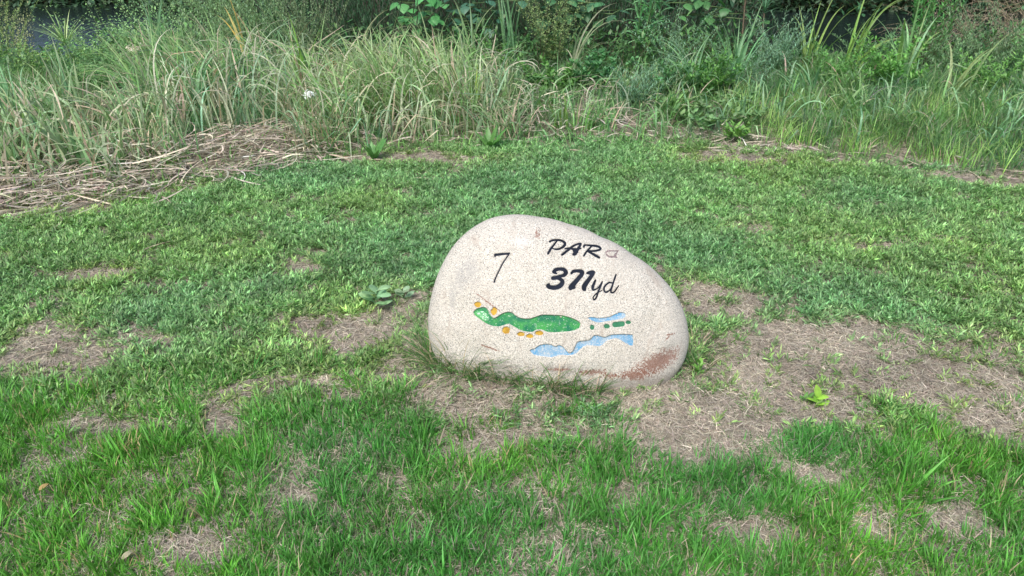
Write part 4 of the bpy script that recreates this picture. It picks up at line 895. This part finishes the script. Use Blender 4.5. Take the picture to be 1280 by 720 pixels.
for k_, (nm, lab, px, Y, H0, H1, n, LL, LW, c1, c2) in enumerate([
    ('leafy_weed', 'mid-green leafy weed behind the low oval-leaved vine', 880, 5.5, .25, .45, 20, .06, .022, lf1, lf2),
    ('leafy_weed', 'dark leafy weed between the wormwood in the centre and the vine', 835, 5.5, .2, .38, 18, .05, .018, [.06, .17, .06], [.10, .25, .09]),
    ('leafy_weed', 'leafy weed with pointed leaves below the folded-over reeds', 1040, 5.6, .22, .42, 24, .06, .015, lf1, [.16, .36, .10]),
    ('leafy_weed', 'wide leafy weed at the foot of the tall dark weed', 1110, 5.7, .25, .45, 26, .055, .02, [.10, .28, .06], [.18, .38, .09]),
    ('leafy_weed', 'light green leafy weed below the right-hand feathery plant', 1225, 5.6, .2, .42, 26, .05, .016, [.14, .32, .08], [.22, .42, .12]),
    ('leafy_weed', 'leafy weed at the right edge below the pinkish grass', 1290, 5.9, .3, .55, 26, .055, .016, [.12, .28, .10], [.2, .36, .14]),
    ('leafy_weed', 'small leafy weed under the goosefoot plant', 690, 5.6, .15, .3, 16, .06, .03, lf1, lf2),
    ('leafy_weed', 'dark broad-leaved weed right of the small weed under the goosefoot', 742, 5.8, .18, .34, 18, .06, .03, [.06, .18, .07], [.1, .26, .1]),
    ('leafy_weed', 'leafy weed between the blue-green reeds and the pale-tipped clump', 612, 6.0, .2, .4, 18, .05, .018, lf1, lf2),
    ('feathery_weed', 'fine feathery weed left of the blue-green bush', 925, 5.7, .25, .45, 30, .035, .006, wm1, wm2),
    ('feathery_weed', 'fine feathery weed right of the yellow-green reeds', 1090, 6.3, .28, .48, 26, .04, .008, [.13, .28, .12], [.2, .36, .17]),
    ('feathery_weed', 'pale feathery weed left of the tall dark weed', 1180, 6.0, .35, .6, 30, .04, .007, [.15, .28, .14], [.22, .36, .19]),
    ('feathery_weed', 'feathery weed in the gap above the straw mat, left part', 130, 5.6, .25, .5, 30, .035, .010, [.12, .27, .10], [.19, .35, .14]),
    ('feathery_weed', 'feathery weed under the arching reeds above the straw mat', 285, 5.6, .3, .55, 34, .04, .010, [.10, .23, .09], [.17, .31, .13])]):
    plant(nm, lab, 'weed', px, Y, n=n, spread=.13, H0=H0, H1=H1, tilt=.45, bend=.5, nl=34 if 'leafy' in nm else 60, LL=LL, LW=LW, ltilt=.85, c1=c1, c2=c2, r=.002, shrink=.35)
# pinkish seed-head grass
for lab, px, Y in (('pinkish grass with drooping seed heads at the top right', 1200, 7.4), ('pinkish drooping seed-head grass in the top right corner', 1285, 7.0)):
    plant('seed_head_grass', lab, 'tall grass', px, Y, group='pinkish seed-head grasses', n=90, spread=.25, H0=.7, H1=1.25, tilt=.3, bend=1.5, nl=40, LL=.05, LW=.004, ltilt=1.7, c1=[.34, .25, .20], c2=[.42, .33, .26], stemc=(.30, .28, .16), s0=.5, r=.0018)
# umbrella sedge
x_, Y_ = XY(92, 6.3), 6.3; z_ = groundz(x_, Y_); x_ = XY(92, Y_, z_)
o = empty('umbrella_sedge', (x_, Y_, z_)); tag(o, 'umbrella sedge with a wheel of thin rays, before the dark water at the upper left', 'sedge')
Hs = .30 - z_
link('stem', rib_mesh('stem', [tubes(np.array([[[0, 0, 0], [.01, 0, Hs * .5], [0, 0, Hs]]]), .006, .005, (.15, .25, .12), 6)], M_stem), o)
for i in range(30):
    leaf_obj(o, (0, 0, Hs), i * 2.4, R.uniform(.35, 1.15), R.uniform(.2, .6), R.uniform(.22, .34), .011, vary([.27, .40, .18], 1, .15, .05)[0], prof=P_blade, S=7, name='ray', fold=.3)
# white plume and white flower head
x_, Y_ = XY(395, 4.7), 4.7; z_ = groundz(x_, Y_)
o = empty('white_plume', (x_, Y_, z_)); tag(o, 'drooping white plume on a green stalk above the straw mat', 'flower')
tp = np.array([0, 0, .27]); link('stem', rib_mesh('stem', [tubes(np.array([[[0, 0, 0], [.004, 0, .10], tp]]), .004, .003, (.14, .30, .08), 5)], M_stem), o)
n = 46; link('flower', rib_mesh('flower', [ribbons(tp + np.array([-.012, 0, .012]) + R.randn(n, 3) * np.array([.012, .008, .010]), R.randn(n) * .9 + .2, R.uniform(.5, 1.4, n), 1.8, R.uniform(.025, .055, n), .010, 4, vary([.74, .80, .76], n, .08, .02), prof=P_leaf)], M_dry), o)
x_, Y_ = XY(172, 6.2), 6.2; z_ = groundz(x_, Y_); x_ = XY(172, Y_, z_)
o = empty('white_flower_head', (x_, Y_, z_)); tag(o, 'cluster of creamy white florets among the leaves at the upper left', 'flower')
Hs = .27 - z_; stp = []; 
fpos = np.stack([R.randn(9) * .035, R.randn(9) * .03, Hs + R.randn(9) * .012], -1)
link('stem', rib_mesh('stem', [tubes(np.stack([np.zeros((9, 3)), np.tile([0, 0, Hs * .75], (9, 1)), fpos], 1), .003, .0015, (.14, .25, .08), 4)], M_stem), o)
for q in fpos:
    n = 22; link('floret', rib_mesh('floret', [ribbons(np.zeros((n, 3)) + R.randn(n, 3) * .010, R.rand(n) * 6.28, R.uniform(.2, 1.3, n), .4, .024, .015, 3, vary([.80, .78, .64], n, .06, .02), prof=P_leaf)], M_dry), o, q)
# small orange flowers in the grass
for lab, px, py, Y in (('orange-brown withered flower in the arching grass, upper one', 414, 62, 5.7), ('orange-brown withered flower in the arching grass, lower one', 418, 82, 5.6)):
    d = ray(px, py); t = Y / d[1]; p = np.array([0, 0, CAMH]) + d * t; zg = groundz(p[0], p[1])
    o = empty('withered_flower', (p[0], p[1], zg)); tag(o, lab, 'flower'); hh = p[2] - zg
    link('stem', rib_mesh('stem', [tubes(np.array([[[0, 0, 0], [.02, 0, hh / 2], [0, 0, hh]]]), .003, .002, (.2, .2, .08), 4)], M_stem), o)
    n = 26; link('flower', rib_mesh('flower', [ribbons(np.array([0, 0, hh]) + R.randn(n, 3) * .014, R.rand(n) * 6.28, R.uniform(.3, 2, n), .5, .02, .008, 3, vary([.42, .17, .05], n, .2, .05), prof=P_leaf)], M_dry), o)

# dark conifer-like bushes and vines on the bank
bank = [(395, 9.0, 'dark conifer bush behind the curled-tip reeds, leftmost of the dark row'), (480, 8.3, 'dark conifer bush behind the pale-tipped reeds'), (560, 8.8, 'dark conifer bush with bright heart-shaped vine leaves'),
        (640, 8.2, 'dark conifer bush left of the goosefoot plant'), (735, 8.6, 'dark conifer bush behind the goosefoot plant'), (815, 8.9, 'dark conifer bush behind the narrow-leaved weed'), (880, 8.6, 'dark conifer bush beside the water, rightmost of the dark row')]
for px, Y, lab in bank:
    o = plant('conifer_bush', lab, 'conifer', px, Y, group='dark conifer bushes along the bank', n=130, spread=.5, H0=.9 if px < 860 else .6, H1=2.0 if px < 860 else 1.2, tilt=.45, bend=.35, nl=150, LL=.10, LW=.0045, ltilt=.55, c1=dk_1, c2=dk_2, jit=.03, LS=2, fold=0, r=.006, stemc=(.06, .045, .035), shrink=.2, s0=.05, lbend=.2)
def vine(label, spots, c1, c2):
    px, py, Y = spots[0]; x = XY(px, Y, .2); o = empty('climbing_vine', (x, Y, groundz(x, Y))); tag(o, label, 'vine')
    pts = []
    for px, py, Y in spots:
        d = ray(px, py); p = np.array([0, 0, CAMH]) + d * (Y / d[1]); q = p - np.array(o.location); pts.append(q)
        leaf_obj(o, q, -1.57 + R.randn() * .9, R.uniform(1.5, 2.3), R.uniform(0, .5), R.uniform(.09, .13), R.uniform(.085, .115), vary(mixc(c1, c2, [R.rand()])[0], 1, .12, .05)[0], prof=P_heart, S=7, twist=R.randn() * .3, fold=.2)
    P = np.array(sorted(pts, key=lambda a: -a[2]) + [[0, .1, 0]]); P[:, 1] += .05
    link('stem', rib_mesh('stem', [tubes(P[None], .004, .006, (.12, .2, .07), 4)], M_stem), o)
def cloud(cx, cy, sx_, sy_, n, Y): return [(cx + R.randn() * sx_, cy + R.randn() * sy_, Y + R.rand() * .35) for _ in range(n)]
vine('vine with bright green heart-shaped leaves hanging at the top, centre-left', cloud(528, 14, 18, 14, 20, 7.45), [.07, .26, .08], [.11, .34, .11])
vine('vine with dark blue-green heart-shaped leaves at the top, left of centre', cloud(590, 14, 22, 12, 22, 7.4), [.05, .15, .09], [.08, .20, .12])
vine('vine with dark rounded leaves behind the goosefoot plant', cloud(718, 16, 28, 14, 30, 7.6), [.05, .16, .07], [.09, .22, .10])
vine('vine with mid-green leaves left of the dark water', cloud(885, 14, 24, 14, 26, 7.8), [.06, .19, .06], [.10, .25, .08])

# spiky palm-like sprays near the water
for lab, px, Y, H in (('spiky fan-leaved sapling left of the dark water', 918, 7.6, .75), ('smaller spiky fan-leaved sapling beside the dark water', 942, 7.8, .7)):
    x = XY(px, Y); z = groundz(x, Y); x = XY(px, Y, z); o = empty('fan_leaved_sapling', (x, Y, z)); tag(o, lab, 'sapling')
    link('stem', rib_mesh('stem', [tubes(np.array([[[0, 0, 0], [.02, 0, H * .5], [0, 0, H]]]), .010, .007, (.16, .12, .08), 6)], M_stem), o)
    for i in range(26): leaf_obj(o, (0, 0, H + R.rand() * .05), i * 2.4, R.uniform(.2, 1.5), R.uniform(.1, .5), R.uniform(.15, .26), .008, vary([.08, .20, .10], 1, .15, .05)[0], prof=P_blade, S=5, name='frond', fold=.2)

# undergrowth on the bank slope and far bank scrub, plus unseen trees added for reflection (stuff)
def scrub(name, label, cat, x, y, H, nl, LL, LW, c1, c2, mat=M_leaf, zoff=0):
    n = len(x); base = np.stack([x, y, terrain(x, y) + zoff], -1)
    az = R.rand(n) * 6.28; pth = paths_of(base, az, np.abs(R.randn(n)) * .35, .5 * R.rand(n), H * R.uniform(.5, 1.1, n), 5, wob=.2)
    s = (np.arange(nl) + R.rand(n, nl)) / nl; f = s * 5; i = np.minimum(f.astype(int), 4); f = (f - i)[..., None]; k = np.arange(n)[:, None]
    pos = (pth[k, i] * (1 - f) + pth[k, i + 1] * f).reshape(-1, 3) + R.randn(n * nl, 3) * LL * 1.2; N = n * nl
    pc = vary(mixc(c1, c2, R.rand(n)), n, .2, .08); c = np.repeat(pc, nl, 0) * np.exp(R.randn(N, 1) * .15)
    lv = ribbons(pos, R.rand(N) * 6.28, R.uniform(.4, 1.8, N), .4, LL * np.exp(R.randn(N) * .2), LW, 2, c, prof=lambda s: np.interp(s, [0, .5, 1], [.3, 1, .05]))
    o = link(name, rib_mesh(name, [lv, tubes(pth, .006, .002, (.10, .09, .05), 3)], mat)); return tag(o, label, cat, kind='stuff')
n = 2600; x = R.uniform(-8, 8, n); y = R.uniform(6.3, 9.6, n)
pxu = PX(x, y)[0]; win = (pxu < 135) | ((pxu > 925) & (pxu < 1135))
scrub('bank_undergrowth', 'low mixed undergrowth on the slope down to the stream', 'undergrowth', x, y, np.where(win, .10, .35), 34, .055, .022, [.05, .13, .04], [.10, .22, .07])
n = 2000; x = R.uniform(-18, 18, n); y = 16.9 + R.rand(n) * 2.6; gap = (x < -6.8) & (x > -14)
scrub('far_bank_scrub', 'grey-green scrub hanging over the far bank of the stream', 'scrub', x, y, np.where(gap, .35, 1.5), 50, .15, .08, [.035, .085, .045], [.075, .14, .075])
n = 900; x = R.uniform(-26, 28, n); y = R.uniform(19.5, 24, n); q = (x > -7.5) | (x < -15); x, y = x[q], y[q]  # out-of-view trees added so the water mirrors dark; the gap mirrors sky
o = scrub('unseen_wood', 'unseen dark wood added beyond the stream to darken its reflection', 'wood', x, y, 6.5, 90, .28, .16, [.03, .075, .03], [.07, .13, .05])
